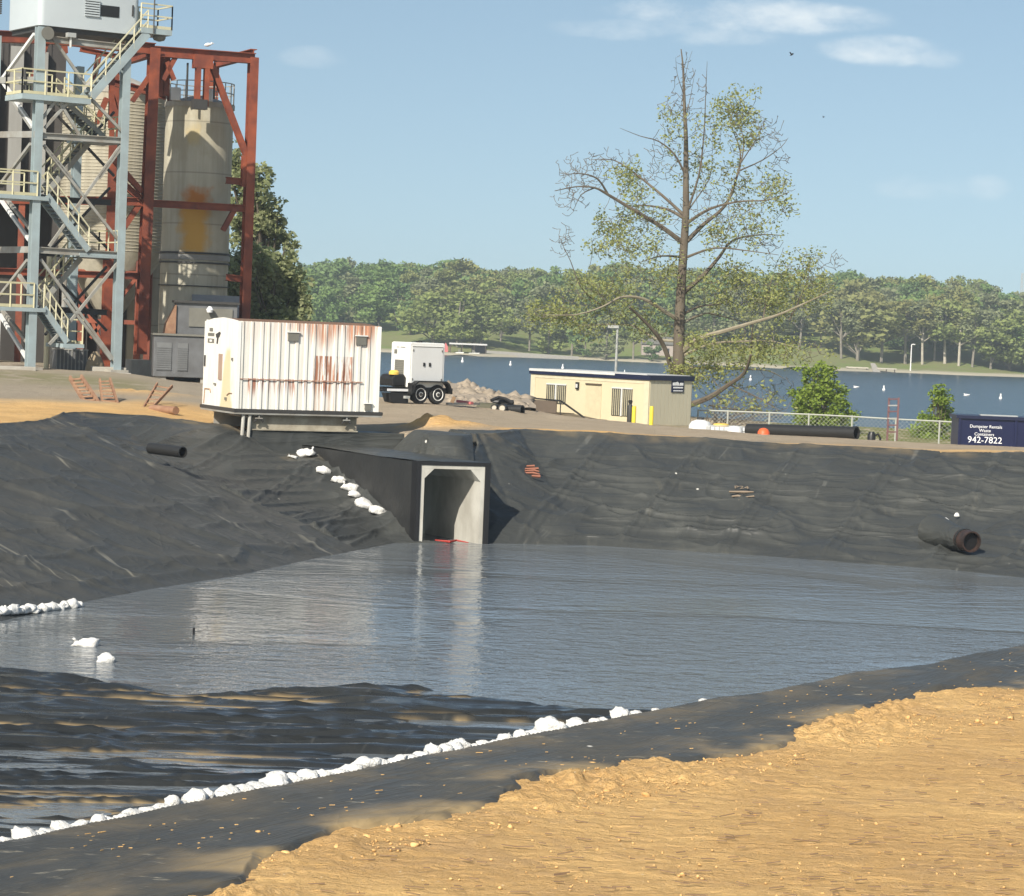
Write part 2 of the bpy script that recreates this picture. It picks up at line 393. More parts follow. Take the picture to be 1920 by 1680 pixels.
def yard(x, y):
    num = np.zeros(x.shape); den = np.zeros(x.shape)
    for cx, cy, cz in CT:
        w_ = 1 / (((x - cx) * 1.6) ** 2 + ((y - cy) * .8) ** 2 + 2.0) ** 1.6; num += w_ * cz; den += w_
    far = num / den
    n_ = sstep(64, 46, y + 0 * x)          # near bank side of the pond
    rightfade = sstep(18, 40, x); n_ = n_ * (1 - rightfade * .4)
    z = far * (1 - n_) + NEAR_Z * n_
    # lake shore: beyond the yard the ground drops below the lake
    t_ = x / y
    edge = 118 + 40 * sstep(-.06, .05, t_) + 0 * x + 60 * sstep(-.14, -.22, t_)
    edge = edge - 12 * np.exp(-((t_ + .045) / .022) ** 2)
    edge = np.where(t_ < -.07, 150 + 60 * sstep(-.12, -.22, t_), edge)
    drop = sstep(0, 16, y - edge)
    z = z * (1 - drop) + (-1.6) * drop
    ca, cb = (x + 8.3) * .906 + (y - 76.3) * .423, -(x + 8.3) * .423 + (y - 76.3) * .906     # hollow under the container front
    cm_ = sstep(-.1, 1.0, ca) * sstep(5.6, 4.6, ca) * sstep(-4.5, -3.2, cb) * sstep(2.2, 1.4, cb)
    return np.where(cm_ > 0, np.minimum(z, z * (1 - cm_) + 2.62 * cm_), z)
def strip(x, y, nm):             # how far the liner laps over the crest
    return np.maximum(np.where(nm > .5, 2.0 + 2.3 * fbm(x * .33 + 4, y * .22, 2, 3) + .5 * fbm(x * 1.7, y * 1.2, 9, 3), (.25 + .55 * fbm(x * .6, y * .6, 5, 3)) * sstep(-9, -5, x) + 7 * np.exp(-((x + 4.6) / 3.4) ** 2 - ((y - 76.8) / 2.4) ** 2)), .05)
def bank(x, y):
    d, par = seg_dist(x, y, POND_XY + [POND_XY[0]])
    sl = np.interp(par, np.arange(len(SLOPES)), SLOPES)
    ins = inside(x, y, POND_XY)
    # floor: only just covered near the left bank, deeper towards the far side
    sh = sstep(43.4, 40.4, y + .10 * np.minimum(x, 0) - .12 * np.maximum(x - 1, 0) + .9 * np.sin(x * .9))   # 1 at the shallow near-left end
    dep = np.minimum(sl * d, .012 + 1.6 * (1 - sh))
    return np.where(ins, WATER - dep, WATER + sl * d), d, par, ins, sh

# ------------------------------------------------------------------ ground sheet
def fan(ts, ys):
    Tm, Ym = np.meshgrid(ts, ys); return Tm * Ym, Ym
def grid_faces(nr, nc):
    a = np.arange(nr * nc).reshape(nr, nc)
    return np.stack([a[:-1, :-1], a[:-1, 1:], a[1:, 1:], a[1:, :-1]], -1).reshape(-1, 4)
ts = np.concatenate([np.linspace(-1.6, -.32, 40)[:-1], np.linspace(-.32, .32, 620), np.linspace(.32, 1.6, 40)[1:]])
ys = np.concatenate([np.geomspace(5, 16, 30)[:-1], np.geomspace(16, 42, 680)[:-1], np.geomspace(42, 70, 100)[:-1], np.geomspace(70, 160, 260)[:-1], np.geomspace(160, 600, 24)])
X, Y = fan(ts, ys)
Zy = yard(X, Y); B, Dd, Par, Ins, Sh = bank(X, Y)
nearside = (Par > NEAR0 - .5) & (Par < NEAR0 + len(toe) - .4)
nearmask = sstep(56, 44, Y)
over = np.where(Ins, -9, (B - Zy) / .6)          # metres outside the crest (near bank)
cl_ = ridge(X * 1.9, Y * 1.5, 3, 3); cl2 = fbm(X * 5.3, Y * 4.1, 5, 4)
wid = strip(X, Y, nearmask); rub = np.exp(-((over - wid - .45) / .55) ** 2) * nearmask          # rubble along the liner edge
bare = sstep(-.1, .35, over - wid)
rel = nearmask * (.018 * fbm(X * .8, Y * .6, 1, 3) + bare * (.030 * cl2 + .018 * fbm(X * 2.6, Y * 6.0, 6, 4) + .018 * fbm(X * 12, Y * 14, 7, 3)) + rub * (.07 * np.maximum(cl_ - .35, 0) + (.10 * np.maximum(cl2, 0) + .10 * np.maximum(fbm(X * 11, Y * 9, 8, 3), 0)) * (.35 + 1.6 * sstep(-.05, .2, fbm(X * .45, Y * .4, 10, 2))) + .03)
      + .004 * np.sin(Y * 9.5 + 6 * fbm(X * .5, Y * .5, 2, 2)) * sstep(.8, 2.5, over - wid))
farrel = (1 - nearmask) * (.10 * fbm(X * .35, Y * .3, 4, 4) + .03 * fbm(X * 2, Y * 1.4, 6, 3))
# spoil heaps on the far yard beside the container
mound = np.zeros(X.shape)
for (ix, d, rx, ry, h) in ((805, 81.2, .8, .8, .30), (860, 81.4, .9, .7, .15), (380, 73.8, 1.1, 1.3, .20), (300, 72.5, 1.5, 1.0, .10), (250, 90, 1.6, 2.2, .16), (835, 82, 1.2, 1.4, .10), (1110, 81, 2.0, .8, .06)):
    cx = (ix - 960) / F * d; mound += h * np.exp(-((X - cx) / rx) ** 2 - ((Y - d) / ry) ** 2) * (1 + 1.4 * fbm(X * 2.2, Y * 2, 7, 4))
Zg = Zy + rel + farrel + mound * (~Ins)
Zg = np.minimum(Zg, np.where(Ins, B - .25, B - .12 + .0 * Dd))
Zg = Zg - .9 * np.exp(-((X + 4.2) / 2.2) ** 2 - ((Y - 76.0) / 1.8) ** 2)
Zg = under_roof(X, Y, Zg); foot = inside(X, Y, CFOOT)
# scoop under the container
gv = np.stack([X, Y, Zg], -1).reshape(-1, 3)
gf = foot[:-1, :-1] | foot[1:, 1:] | foot[:-1, 1:] | foot[1:, :-1]
gme = mesh_np('ground', gv, grid_faces(*X.shape)[~gf.ravel()], True)
Tt = X / Y
sandm = np.clip(nearmask * 1.0 + (1 - nearmask) * np.clip(sstep(3.6 + 4.5 * sstep(-.07, -.11, X / Y), .9 + 2.8 * sstep(-.07, -.11, X / Y), over * .6 / .33 + 2.0 * fbm(X * .5, Y * .3, 8, 3)) * (.98 - .15 * sstep(-.02, .05, X / Y)) + mound * 5, 0, 1), 0, 1)
grassm = (1 - nearmask) * np.clip(np.exp(-((Y - 98) / 3.2) ** 2) * sstep(-.13, -.15, Tt) * sstep(-.25, -.19, Tt) * .55 + sstep(118, 128, Y) * .5 * sstep(.08, .05, Tt) + sstep(112, 128, Y) * sstep(.09, .11, Tt), 0, 1)
greym = sstep(-.05, -.11, Tt)
ca = gme.color_attributes.new('zone', 'FLOAT_COLOR', 'POINT')
ca.data.foreach_set('color', np.stack([sandm, grassm, greym, np.ones_like(sandm)], -1).astype(np.float32).ravel())
m, t, b = newmat('ground'); o = t.obj()
zone = t.n('ShaderNodeVertexColor', layer_name='zone')
sp = t.n('ShaderNodeSeparateColor'); t.put(sp.inputs[0], zone.outputs[0])
big = t.step(t.noise(o, .45, 5, .6), .36, .62); med = t.step(t.noise(t.scale(o, (.55, 1.7, 1)), 3.0, 7, .68, .6), .34, .68); fin = t.step(t.noise(o, 26, 5, .7), .35, .7)
sand = t.mix(big, (.80, .51, .20), (.66, .40, .15)); sand = t.mix(t.math('MULTIPLY', med, .5), sand, (.54, .32, .13)); sand = t.mix(t.math('MULTIPLY', t.step(t.noise(o, .9, 5, .7, 1.0), .50, .68), .75), sand, (.56, .35, .16)); sand = t.mix(t.math('MULTIPLY', fin, .28), sand, (.86, .64, .36))
vs = t.n('ShaderNodeTexVoronoi'); vs.inputs['Scale'].default_value = 9; t.put(vs.inputs['Vector'], o)
sand = t.mix(t.math('MULTIPLY', t.step(vs.outputs[0], .16, .05), t.step(t.noise(o, 2.2, 2), .52, .62)), sand, (.88, .70, .44))
grav = t.mix(big, (.46, .37, .26), (.39, .31, .215)); grav = t.mix(t.math('MULTIPLY', med, .45), grav, (.27, .225, .165)); grav = t.mix(t.math('MULTIPLY', fin, .3), grav, (.48, .41, .31))
grav = t.mix(t.math('MULTIPLY', sp.outputs[2], .5), grav, t.mix(fin, (.29, .255, .20), (.37, .33, .265)))
grs = t.mix(fin, (.13, .15, .03), (.21, .20, .07))
c = t.mix(sp.outputs[0], grav, sand); c = t.mix(t.math('MULTIPLY', sp.outputs[1], t.step(t.noise(o, .9, 4), .32, .5)), c, grs)
t.put(b.inputs['Base Color'], c); b.inputs['Roughness'].default_value = .95; b.inputs['Specular IOR Level'].default_value = .15
h = t.math('ADD', t.math('MULTIPLY', med, .55), t.math('ADD', t.math('MULTIPLY', t.noise(o, 30, 6, .75), .7), t.math('MULTIPLY', t.noise(t.scale(o, (.6, 1.7, 1)), 8, 6, .72, .25), .8)))
t.put(b.inputs['Normal'], t.bump(h, 1.0, .055))
ground = tag(link('ground', gme, m), 'dusty tan yard and orange sand ground around the pond', kind='structure')

# ------------------------------------------------------------------ pond liner
ts = np.concatenate([np.linspace(-.34, -.225, 90)[:-1], np.linspace(-.225, .225, 800), np.linspace(.225, .34, 90)[1:]]); ys = np.concatenate([np.geomspace(15, 30, 300)[:-1], np.geomspace(30, 47, 280)[:-1], np.geomspace(47, 66, 190)[:-1], np.geomspace(66, 81, 430)[:-1], np.geomspace(81, 86, 40)])
X, Y = fan(ts, ys)
Zy = yard(X, Y); B, Dd, Par, Ins, Sh = bank(X, Y)
nearmask = sstep(56, 44, Y)
isleft = Par < len(LEFT) - .5; isfar = (Par >= len(LEFT) - .5) & (Par < NEAR0 - .5)
slope = np.interp(Par, np.arange(len(SLOPES)), SLOPES)
over = np.where(Ins, -9, (B - Zy) / slope)
wid = strip(X, Y, nearmask)
Zl = np.where(over > 0, Zy + .035 + .02 * fbm(X * 2, Y * 2, 1, 3) + .05 * sstep(0, .5, over) * np.maximum(fbm(X * .9, Y * .7, 3, 3), 0) * 2 - .55 * np.maximum(over - wid, 0), B)
Zl = np.where((over > 0), np.maximum(Zl, Zy - .6), Zl)
# wrinkles: along the contour on the banks, long streaks on the nearly dry floor
u_ = Par * 9.0; v_ = Dd
warp = .8 * fbm(X * .25, Y * .25, 1, 3)
def crease(a, b, seed, pw=2.2, lo=.5): return np.maximum((1 - np.abs(2 * vnoise(a, b, seed) - 1)) ** pw - lo, 0) / (1 - lo)
wr_far = .12 * crease(X * .20 + warp, v_ * .95 + X * .05 + warp, 4, 3.2, .25) + .085 * crease(X * .33 + warp, v_ * 1.7 - X * .09, 7, 3.0, .3) + .08 * crease(X * .6 - v_ * .45, v_ * .7 + X * .26 + warp, 2, 4, .3) + .02 * fbm(X * .5, v_ * 1.0, 2, 3)
seam = np.zeros(X.shape)
for k in np.arange(-30, 40, 2.75):                          # welded panel seams running down the bank
    q = X - k - .36 * v_ ; seam += np.exp(-(q / .085) ** 2) * .075 + .035 * sstep(.0, .06, q) * sstep(.38, .30, q)
# left bank: straight creases falling towards the culvert corner
La, Lb = POND_XY[2], POND_XY[len(LEFT) - 1]
ld = Vector((Lb[0] - La[0], Lb[1] - La[1], 0)).normalized()
al = X * ld.x + Y * ld.y
seamL = np.zeros(X.shape)
for k in np.arange(20, 110, 2.1):
    q = al - k + .55 * v_ + .25 * fbm(v_ * .3, np.full(X.shape, k), 3, 2); seamL += np.exp(-(q / .11) ** 2) * .045 + .02 * sstep(.0, .08, q) * sstep(.32, .24, q)
fold = al - (52 + 7 * np.sin(v_ * .5)) ; 
wr_left = seamL * 1.5 + .10 * crease(al * .09 + warp * .6, v_ * .36 + al * .06 + warp, 6, 5, .40) + .07 * crease(al * .22 + warp * .5, v_ * .8 + al * .10, 9, 3.5, .4) + .04 * crease(al * .42 + v_ * .26 + warp * .5, v_ * .12, 8, 4, .4) + .02 * fbm(al * .4, v_ * .8, 5, 3)
wn_ = X * .83 - Y * .56; wl_ = X * .56 + Y * .83; wr_near = .045 * fbm(X * .8, Y * .5, 3, 4) + .045 * crease(wl_ * .16 + warp * .5, wn_ * .8 + warp, 2, 2.0, .3)
amp = np.where(Ins, 0.0, np.minimum(1, Dd * 1.5 + .25)) * (1 - .72 * sstep(-1.3, -.1, over) * (nearmask < .5))
wr = np.where(Ins, 0, np.where(nearmask > .5, wr_near * .9, np.where(isleft, wr_left, wr_far + seam * .9)) * amp)
# shallow floor with long ridges that break the surface
fx = X * .20 + .4 * fbm(X * .3, Y * .3, 8, 3); fl = .15 * ridge(fx + 3, Y * 1.25 - X * .10, 1, 3) + .11 * crease(X * .32 + 2 + warp, Y * 2.7 - X * .2 + warp, 5, 2.2, .2) + .03 * fbm(X * 1.2, Y * 2.6, 6, 4)
patch = fbm(X * .10, Y * .16, 11, 3)
fl = fl + .06 * crease(X * .22 + warp, Y * 1.3 - X * .2 + warp * 2, 3, 3, .3)
fq = np.quantile(fl[Ins & (Sh > .9)], .42)
wr = wr + np.where(Ins, (np.clip(fl - fq, -.10, .12) * .8 + patch * .09 + .018 + .02 * sstep(-3, -8, X)) * Sh, 0)
edge_in = np.where(Ins, sstep(0, 1.6, Dd), 0)
Zl = under_roof(X, Y, Zl + wr)
keep = over < np.minimum(wid + 1.0, 5)
keepf = keep[:-1, :-1] | keep[1:, 1:] | keep[:-1, 1:] | keep[1:, :-1]
foot = inside(X, Y, CFOOT); ff = foot[:-1, :-1] | foot[1:, 1:] | foot[:-1, 1:] | foot[1:, :-1]
fc = grid_faces(*X.shape)[(keepf & ~ff).ravel()]
lv = np.stack([X, Y, Zl], -1).reshape(-1, 3)
used = np.unique(fc); remap = np.full(len(lv), -1); remap[used] = np.arange(len(used))
lme = mesh_np('pond_liner', lv[used], remap[fc], True)
silt = np.where(Ins, .95 * sstep(.024, .006, np.abs(wr - .010)) * Sh, 0) * sstep(.0, .16, fbm(X * .22, Y * .9, 9, 4) + .02)
silt = np.maximum(silt, sstep(.7, .1, np.abs(over)) * .22 * sstep(-.05, .25, fbm(X * 1.1, Y * 1.1, 4, 4)))
silt = np.maximum(silt, nearmask * sstep(-.6, .6, over - wid * .8) * sstep(-.02, .2, fbm(X * .9, Y * .8, 7, 4)) * .95)
silt = silt * (1 - np.exp(-((X + 3.2) / 2.2) ** 2 - ((Y - 75.5) / 2.5) ** 2))
lca = lme.color_attributes.new('zone', 'FLOAT_COLOR', 'POINT')
lft = isleft & (nearmask < .5)
lca.data.foreach_set('color', np.stack([silt, lft * 1.0, nearmask * (over > -.4), Ins * nearmask * Sh], -1).reshape(-1, 4)[used].astype(np.float32).ravel())
m, t, b = newmat('liner'); o = t.obj()
zone = t.n('ShaderNodeVertexColor', layer_name='zone'); sp = t.n('ShaderNodeSeparateColor'); t.put(sp.inputs[0], zone.outputs[0])
dust = t.step(t.noise(t.scale(o, (.8, .35, 1)), .9, 6, .62), .42, .72)
st = t.step(t.noise(t.scale(o, (2.2, .35, 1.2), (0, 0, R(28))), 1.7, 6, .65), .56, .74)
st2 = t.step(t.noise(t.scale(o, (1.6, 4.5, 1), (0, 0, R(-30))), 1.6, 5, .7), .61, .70)
c = t.mix(dust, (.046, .049, .047), (.062, .065, .060)); c = t.mix(sp.outputs[2], c, t.mix(dust, (.058, .058, .052), (.080, .077, .066))); c = t.mix(sp.outputs[1], c, t.mix(dust, (.058, .060, .056), (.072, .072, .066))); c = t.mix(t.math('MULTIPLY', st, .35), c, (.11, .105, .085))
def streak(ang, th):
    q_ = t.scale(t.scale(o, (1, 1, 0), (0, 0, R(ang))), (.11, 2.6, 1)); return t.math('MULTIPLY', t.step(t.noise(q_, 1.0, 3, .55, .3), th, th + .035), t.step(t.noise(t.scale(o, (.5, .5, .5)), 1.2, 3, .6), .46, .60))
sl_ = streak(33, .595); sf_ = streak(-70, .625)
c = t.mix(t.math('MULTIPLY', t.math('MULTIPLY', sl_, sp.outputs[1]), .75), c, (.20, .19, .155))
c = t.mix(t.math('MULTIPLY', t.math('MULTIPLY', sf_, t.math('SUBTRACT', 1.0, t.math('ADD', sp.outputs[1], sp.outputs[2], clamp=True))), .45), c, (.15, .15, .135))
c = t.mix(t.math('MULTIPLY', t.math('MULTIPLY', st2, sp.outputs[2]), .8), c, (.30, .27, .20))
vs = t.n('ShaderNodeTexVoronoi'); vs.inputs['Scale'].default_value = 1.3; t.put(vs.inputs['Vector'], t.scale(o, (.8, .8, .8)))
sp2 = t.math('MULTIPLY', t.step(vs.outputs[0], .055, .03), t.step(t.noise(o, .5, 2), .50, .58)); c = t.mix(sp2, c, (.60, .58, .52))
c = t.mix(sp.outputs[0], c, t.mix(t.noise(o, 5, 5, .7), (.40, .29, .14), (.27, .20, .11)))
film = t.step(t.noise(t.scale(t.scale(o, (1, 1, 1), (0, 0, R(-56))), (.5, 1.6, 1)), 1.1, 6, .65, .5), .50, .72)
c = t.mix(t.math('MULTIPLY', t.math('MULTIPLY', film, sp.outputs[2]), .55), c, (.135, .11, .07))
wet = t.math('MULTIPLY', zone.outputs[1], t.math('SUBTRACT', 1.0, t.math('MULTIPLY', sp.outputs[0], .7)))
c = t.mix(wet, c, t.mix(1.0, c, (.50, .50, .50), 'MULTIPLY'))
t.put(b.inputs['Base Color'], c); t.put(b.inputs['Specular IOR Level'], t.math('ADD', .19, t.math('MULTIPLY', wet, .30)))
t.put(b.inputs['Roughness'], t.math('SUBTRACT', t.math('ADD', .44, t.math('MULTIPLY', dust, .2)), t.math('MULTIPLY', wet, .28)))
def rdg(vec, sc, d=2): return t.math('POWER', t.math('SUBTRACT', 1.0, t.math('ABSOLUTE', t.math('SUBTRACT', t.math('MULTIPLY', t.noise(vec, sc, d, .5, .6), 2.0), 1.0))), 6.0)
hb = t.math('ADD', t.math('MULTIPLY', rdg(t.scale(o, (.30, 1.0, 2.6), (0, 0, R(-8))), 1.0), 1.0), t.math('ADD', t.math('MULTIPLY', rdg(t.scale(o, (1.2, .7, 1.6), (0, 0, R(35))), .8), .5), t.math('MULTIPLY', t.noise(o, 9, 4, .6), .05)))
hb = t.math('ADD', hb, t.math('MULTIPLY', t.math('MULTIPLY', rdg(t.scale(t.scale(o, (1, 1, 1), (0, 0, R(-56))), (.45, 3.2, 1)), 1.3, 3), sp.outputs[2]), .9))
t.put(b.inputs['Normal'], t.bump(hb, .34, .06))
MAT['liner'] = m
liner = tag(link('pond_liner', lme, m), 'wrinkled black plastic liner covering the pond banks and floor', kind='structure')
def surf(x, y):                  # liner/ground height at one place (no wrinkles)
    xa, ya = np.array([[x]], float), np.array([[y]], float)
    b_, _, _, ins_, _ = bank(xa, ya); z_ = yard(xa, ya)
    return float(b_[0, 0] if ins_[0, 0] else min(b_[0, 0], z_[0, 0]))

# ------------------------------------------------------------------ water
def watermat(name, col, rough, bumps, spec=.5):
    m, t, b = newmat(name); o = t.obj()
    b.inputs['Base Color'].default_value = (*col, 1); b.inputs['Roughness'].default_value = rough; b.inputs['IOR'].default_value = 1.40
    b.inputs['Specular IOR Level'].default_value = spec
    nr = None
    for sc, stt, ds, sx_, rot in bumps:
        if isinstance(stt, tuple):
            d_ = t.math('MULTIPLY', t.math('ADD', .30, t.step(t.noise(t.scale(o, (.5, 1, 1)), .16, 4, .6, .8), .38, .62)), stt[0])
            hh = t.math('MULTIPLY', t.noise(t.scale(o, sx_, (0, 0, R(rot))), sc, 3, .55, .4), d_); stt = 1.0
        else: hh = t.noise(t.scale(o, sx_, (0, 0, R(rot))), sc, 3, .55, .4)
        nr = t.bump(hh, stt, ds, nr)
    t.put(b.inputs['Normal'], nr); return m
pw = [PZ(x, y, WATER) for x, y in ((-900, 1350), (-300, 1180), (600, 1010), (780, 1000), (1100, 1000), (1500, 1012), (1920, 1045), (2600, 1120), (2700, 1200))]
wp = [(p.x, p.y, WATER) for p in pw] + [(8, 36, WATER), (2, 24, WATER), (-6, 20, WATER), (-16, 24, WATER)]
MAT['pond_water'] = watermat('pond_water', (.140, .158, .170), .08, [(2.6, (1.0,), .050, (.9, 1.1, 1), 8), (4.0, (.9,), .022, (.8, 1.5, 1), -12)])
me = bpy.data.meshes.new('pond_water'); me.from_pydata(wp, [], [tuple(range(len(wp)))])
pond = tag(link('pond_water', me, 'pond_water'), 'grey rippled water lying in the lined pond', kind='structure')
me = bpy.data.meshes.new('pond_water_inlet')
MAT['lake'] = watermat('lake', (.016, .042, .070), .20, [(.35, .8, .9, (.5, 1.6, 1), 5), (1.4, .7, .25, (.6, 1.5, 1), -15)], .32)
v, f = [], []
lt = np.linspace(-.9, .9, 7); ly = np.array([100, 200, 400, 660.0]); LX, LY = fan(lt, ly)
lake = tag(link('lake', mesh_np('lake', np.stack([LX, LY, LX * 0], -1).reshape(-1, 3), grid_faces(*LX.shape)), 'lake'), 'choppy deep blue lake beyond the yard', kind='structure')

# ------------------------------------------------------------------ far shore
SKX = np.array([-900, 300, 520, 560, 620, 700, 800, 850, 900, 980, 1040, 1080, 1250, 1450, 1520, 1580, 1620, 1690, 1750, 1800, 1850, 1880, 1920, 2100, 2800])
SKY_ = np.array([470, 490, 495, 492, 486, 492, 490, 489, 499, 503, 499, 489, 498, 508, 512, 512, 520, 514, 524, 514, 538, 543, 550, 552, 575])
def skyline_z(t_, d):            # height the tree tops reach at distance d
    ix = 960 + t_ * F; iy = np.interp(ix, SKX, SKY_); hor = 618 + (ix - 960) * .0402
    return 6.6 + (hor - iy) / F * d
def hill(x, y):
    t_ = x / y; d0 = 612 + 10 * np.sin(t_ * 40) + 6 * np.sin(t_ * 97)
    top = skyline_z(t_, 770) - 13.5
    z = -1.2 + 1.7 * sstep(-6, 3, y - d0) + (top * .55) * sstep(6, 85, y - d0) + top * .42 * sstep(70, 170, y - d0) + 4 * sstep(160, 500, y - d0)
    return z + .5 * fbm(x * .03, y * .03, 4, 3)
ts = np.linspace(-.8, .8, 260); ys = np.concatenate([np.linspace(600, 640, 24)[:-1], np.linspace(640, 800, 40)[:-1], np.geomspace(800, 3000, 24)])
X, Y = fan(ts, ys); Z = hill(X, Y)
m, t, b = newmat('far_grass'); o = t.obj(); z = t.xyz(o)[2]
g = t.mix(t.step(t.noise(o, .05, 5, .6), .4, .6), (.17, .225, .065), (.20, .215, .085)); g = t.mix(t.step(t.noise(o, .6, 4), .5, .7), g, (.20, .185, .10))
g = t.mix(t.step(t.math('ADD', z, t.math('MULTIPLY', t.noise(o, .12, 3), .6)), 1.15, .75), g, (.42, .38, .28))
t.put(b.inputs['Base Color'], g); b.inputs['Roughness'].default_value = .95; b.inputs['Specular IOR Level'].default_value = .1
hills = tag(link('far_hills', mesh_np('far_hills', np.stack([X, Y, Z], -1).reshape(-1, 3), grid_faces(*X.shape), True), m), 'green grassy shore and hillside across the lake', kind='structure')
# ------------------------------------------------------------------ local frames
class Fr:
    def __init__(s, o, yaw): s.o = Vector(o); s.a = Vector((math.cos(R(yaw)), math.sin(R(yaw)), 0)); s.b = Vector((-s.a.y, s.a.x, 0)); s.yaw = yaw
    def p(s, a, b, z): return s.o + s.a * a + s.b * b + Vector((0, 0, z))
    def box(s, mb, a0, a1, b0, b1, z0, z1):
        return mb.obox(s.p((a0 + a1) / 2, (b0 + b1) / 2, (z0 + z1) / 2), s.a * (a1 - a0) / 2, s.b * (b1 - b0) / 2, Vector((0, 0, (z1 - z0) / 2)))
Z3 = Vector((0, 0, 1))
def text_mesh(s, size, fr_o, right, up, nrm, depth=.01):
    cu = bpy.data.curves.new('lettering', 'FONT'); cu.body = s; cu.size = size; cu.align_x = 'CENTER'; cu.align_y = 'CENTER'; cu.extrude = depth; cu.resolution_u = 3
    o = bpy.data.objects.new('lettering_tmp', cu); COL.objects.link(o)
    bpy.context.view_layer.update()
    dg = bpy.context.evaluated_depsgraph_get(); me = bpy.data.meshes.new_from_object(o.evaluated_get(dg))
    bpy.data.objects.remove(o, do_unlink=True)
    co = np.empty(len(me.vertices) * 3, np.float32); me.vertices.foreach_get('co', co); co = co.reshape(-1, 3)
    fr_o, right, up, nrm = map(np.array, (fr_o, right, up, nrm))
    w_ = fr_o + co[:, :1] * right + co[:, 1:2] * up + co[:, 2:3] * nrm
    return me, w_
def add_text(name, s, size, pos, right, up, nrm, mat, parent, depth=.01):
    me, w_ = text_mesh(s, size, pos, right, up, nrm, depth)
    base = np.array(wloc(parent)); me.vertices.foreach_set('co', (w_ - base).astype(np.float32).ravel()); me.update()
    return link(name, me, mat, parent)

# ------------------------------------------------------------------ white rusty container on beams
CB = 3.93
fc_ = Fr(PZ(441, 766, CB), 25); L, W, H = 4.55, 3.15, 2.6
cont = thing('shipping_container', 'white corrugated container streaked with rust, raised on beams over the culvert', 'container', fc_.o)
mb = MB(); xs = [0.0]; s_ = .10; rr = random.Random(3); prof = [(0, 0)]
while s_ < L - .12:
    wv, gp = rr.uniform(.05, .09), rr.uniform(.10, .27)
    prof += [(s_, 0), (s_ + .02, -.035), (s_ + .02 + wv, -.035), (s_ + .04 + wv, 0)]; s_ += .04 + wv + gp
prof += [(L, 0)]
for z0, z1 in ((0, H),):
    k = len(mb.v)
    for a, b in prof: mb.v += [tuple(fc_.p(a, b + .0, z0)), tuple(fc_.p(a, b, z1))]
    for i in range(len(prof) - 1): mb.f.append((k + 2 * i, k + 2 * i + 2, k + 2 * i + 3, k + 2 * i + 1))
m, t, b = newmat('rusty_white'); o = t.obj(); q = t.scale(o, (1, 1, 1), (0, 0, R(-25))); c3 = t.xyz(q); s_, z_ = c3[0], c3[2]
stv = t.noise(t.scale(q, (9, 0, .35)), 1.0, 5, .7); sty = t.noise(t.scale(q, (22, 0, .5)), 1.0, 4, .6)
nz = t.noise(t.scale(q, (3.2, 0, .1)), 1.0, 3, .6)
c = t.mix(t.step(stv, .35, .65), (.76, .75, .70), (.66, .64, .57)); c = t.mix(t.math('MULTIPLY', t.step(sty, .58, .72), .35), c, (.58, .50, .38))
right = t.step(s_, 1.0, 2.6)
top = t.math('MULTIPLY', t.step(t.math('ADD', z_, t.math('MULTIPLY', nz, 1.5)), 2.55, 3.25), t.math('ADD', .25, t.math('MULTIPLY', right, .75)))
topm = t.math('MULTIPLY', top, t.step(sty, .36, .54))
c = t.mix(t.math('MULTIPLY', topm, .85), c, (.42, .15, .055))
# drips below the trim strip, length varies
dl = t.math('ADD', z_, t.math('MULTIPLY', nz, 1.3))
drip = t.math('MULTIPLY', t.math('MULTIPLY', t.step(dl, .95, 1.45), t.step(z_, .93, .90)), t.step(sty, .47, .56))
drip = t.math('MULTIPLY', drip, t.math('MULTIPLY', t.step(s_, .15, .4), t.step(s_, 4.1, 3.6)))
c = t.mix(t.math('MULTIPLY', drip, .9), c, (.30, .10, .045))
mid = t.math('MULTIPLY', t.math('MULTIPLY', t.step(z_, .90, .92), t.step(z_, 1.66, 1.63)), t.math('MULTIPLY', t.step(s_, 2.32, 2.45), t.step(s_, 3.75, 3.6)))
mid = t.math('MULTIPLY', mid, t.step(stv, .45, .52)); c = t.mix(t.math('MULTIPLY', mid, .92), c, t.mix(sty, (.46, .17, .06), (.20, .06, .035)))
wash = t.math('MULTIPLY', t.math('MULTIPLY', t.step(z_, .93, .9), t.step(s_, 2.2, 2.6)), t.math('MULTIPLY', t.step(s_, 3.5, 2.9), t.step(stv, .45, .62)))
c = t.mix(t.math('MULTIPLY', wash, .55), c, (.50, .25, .13))
t.put(b.inputs['Base Color'], c); b.inputs['Roughness'].default_value = .5; MAT['rusty_white'] = m
mb.build('front_panel', m, cont)
m, t, b = newmat('stained_white'); o = t.obj(); q = t.scale(o, (1, 1, 1), (0, 0, R(-25))); c3 = t.xyz(q); e_, z_ = c3[1], c3[2]
n = t.noise(t.scale(q, (0, 3, .6)), 1.5, 4, .6)
c = t.mix(t.step(n, .4, .7), (.74, .73, .69), (.66, .65, .60))
ye = t.math('ABSOLUTE', t.math('SUBTRACT', t.math('ADD', e_, t.math('MULTIPLY', t.math('SUBTRACT', n, .5), .5)), t.math('ADD', .82, t.math('MULTIPLY', t.math('SUBTRACT', 1.7, z_), .06))))
wd = t.math('ADD', .16, t.math('MULTIPLY', t.math('SUBTRACT', 1.8, z_), .22))
ym = t.math('MULTIPLY', t.step(t.math('SUBTRACT', ye, wd), .08, -.06), t.step(z_, 1.85, 1.65))
c = t.mix(t.math('MULTIPLY', ym, .8), c, (.62, .50, .27)); t.put(b.inputs['Base Color'], c); b.inputs['Roughness'].default_value = .5
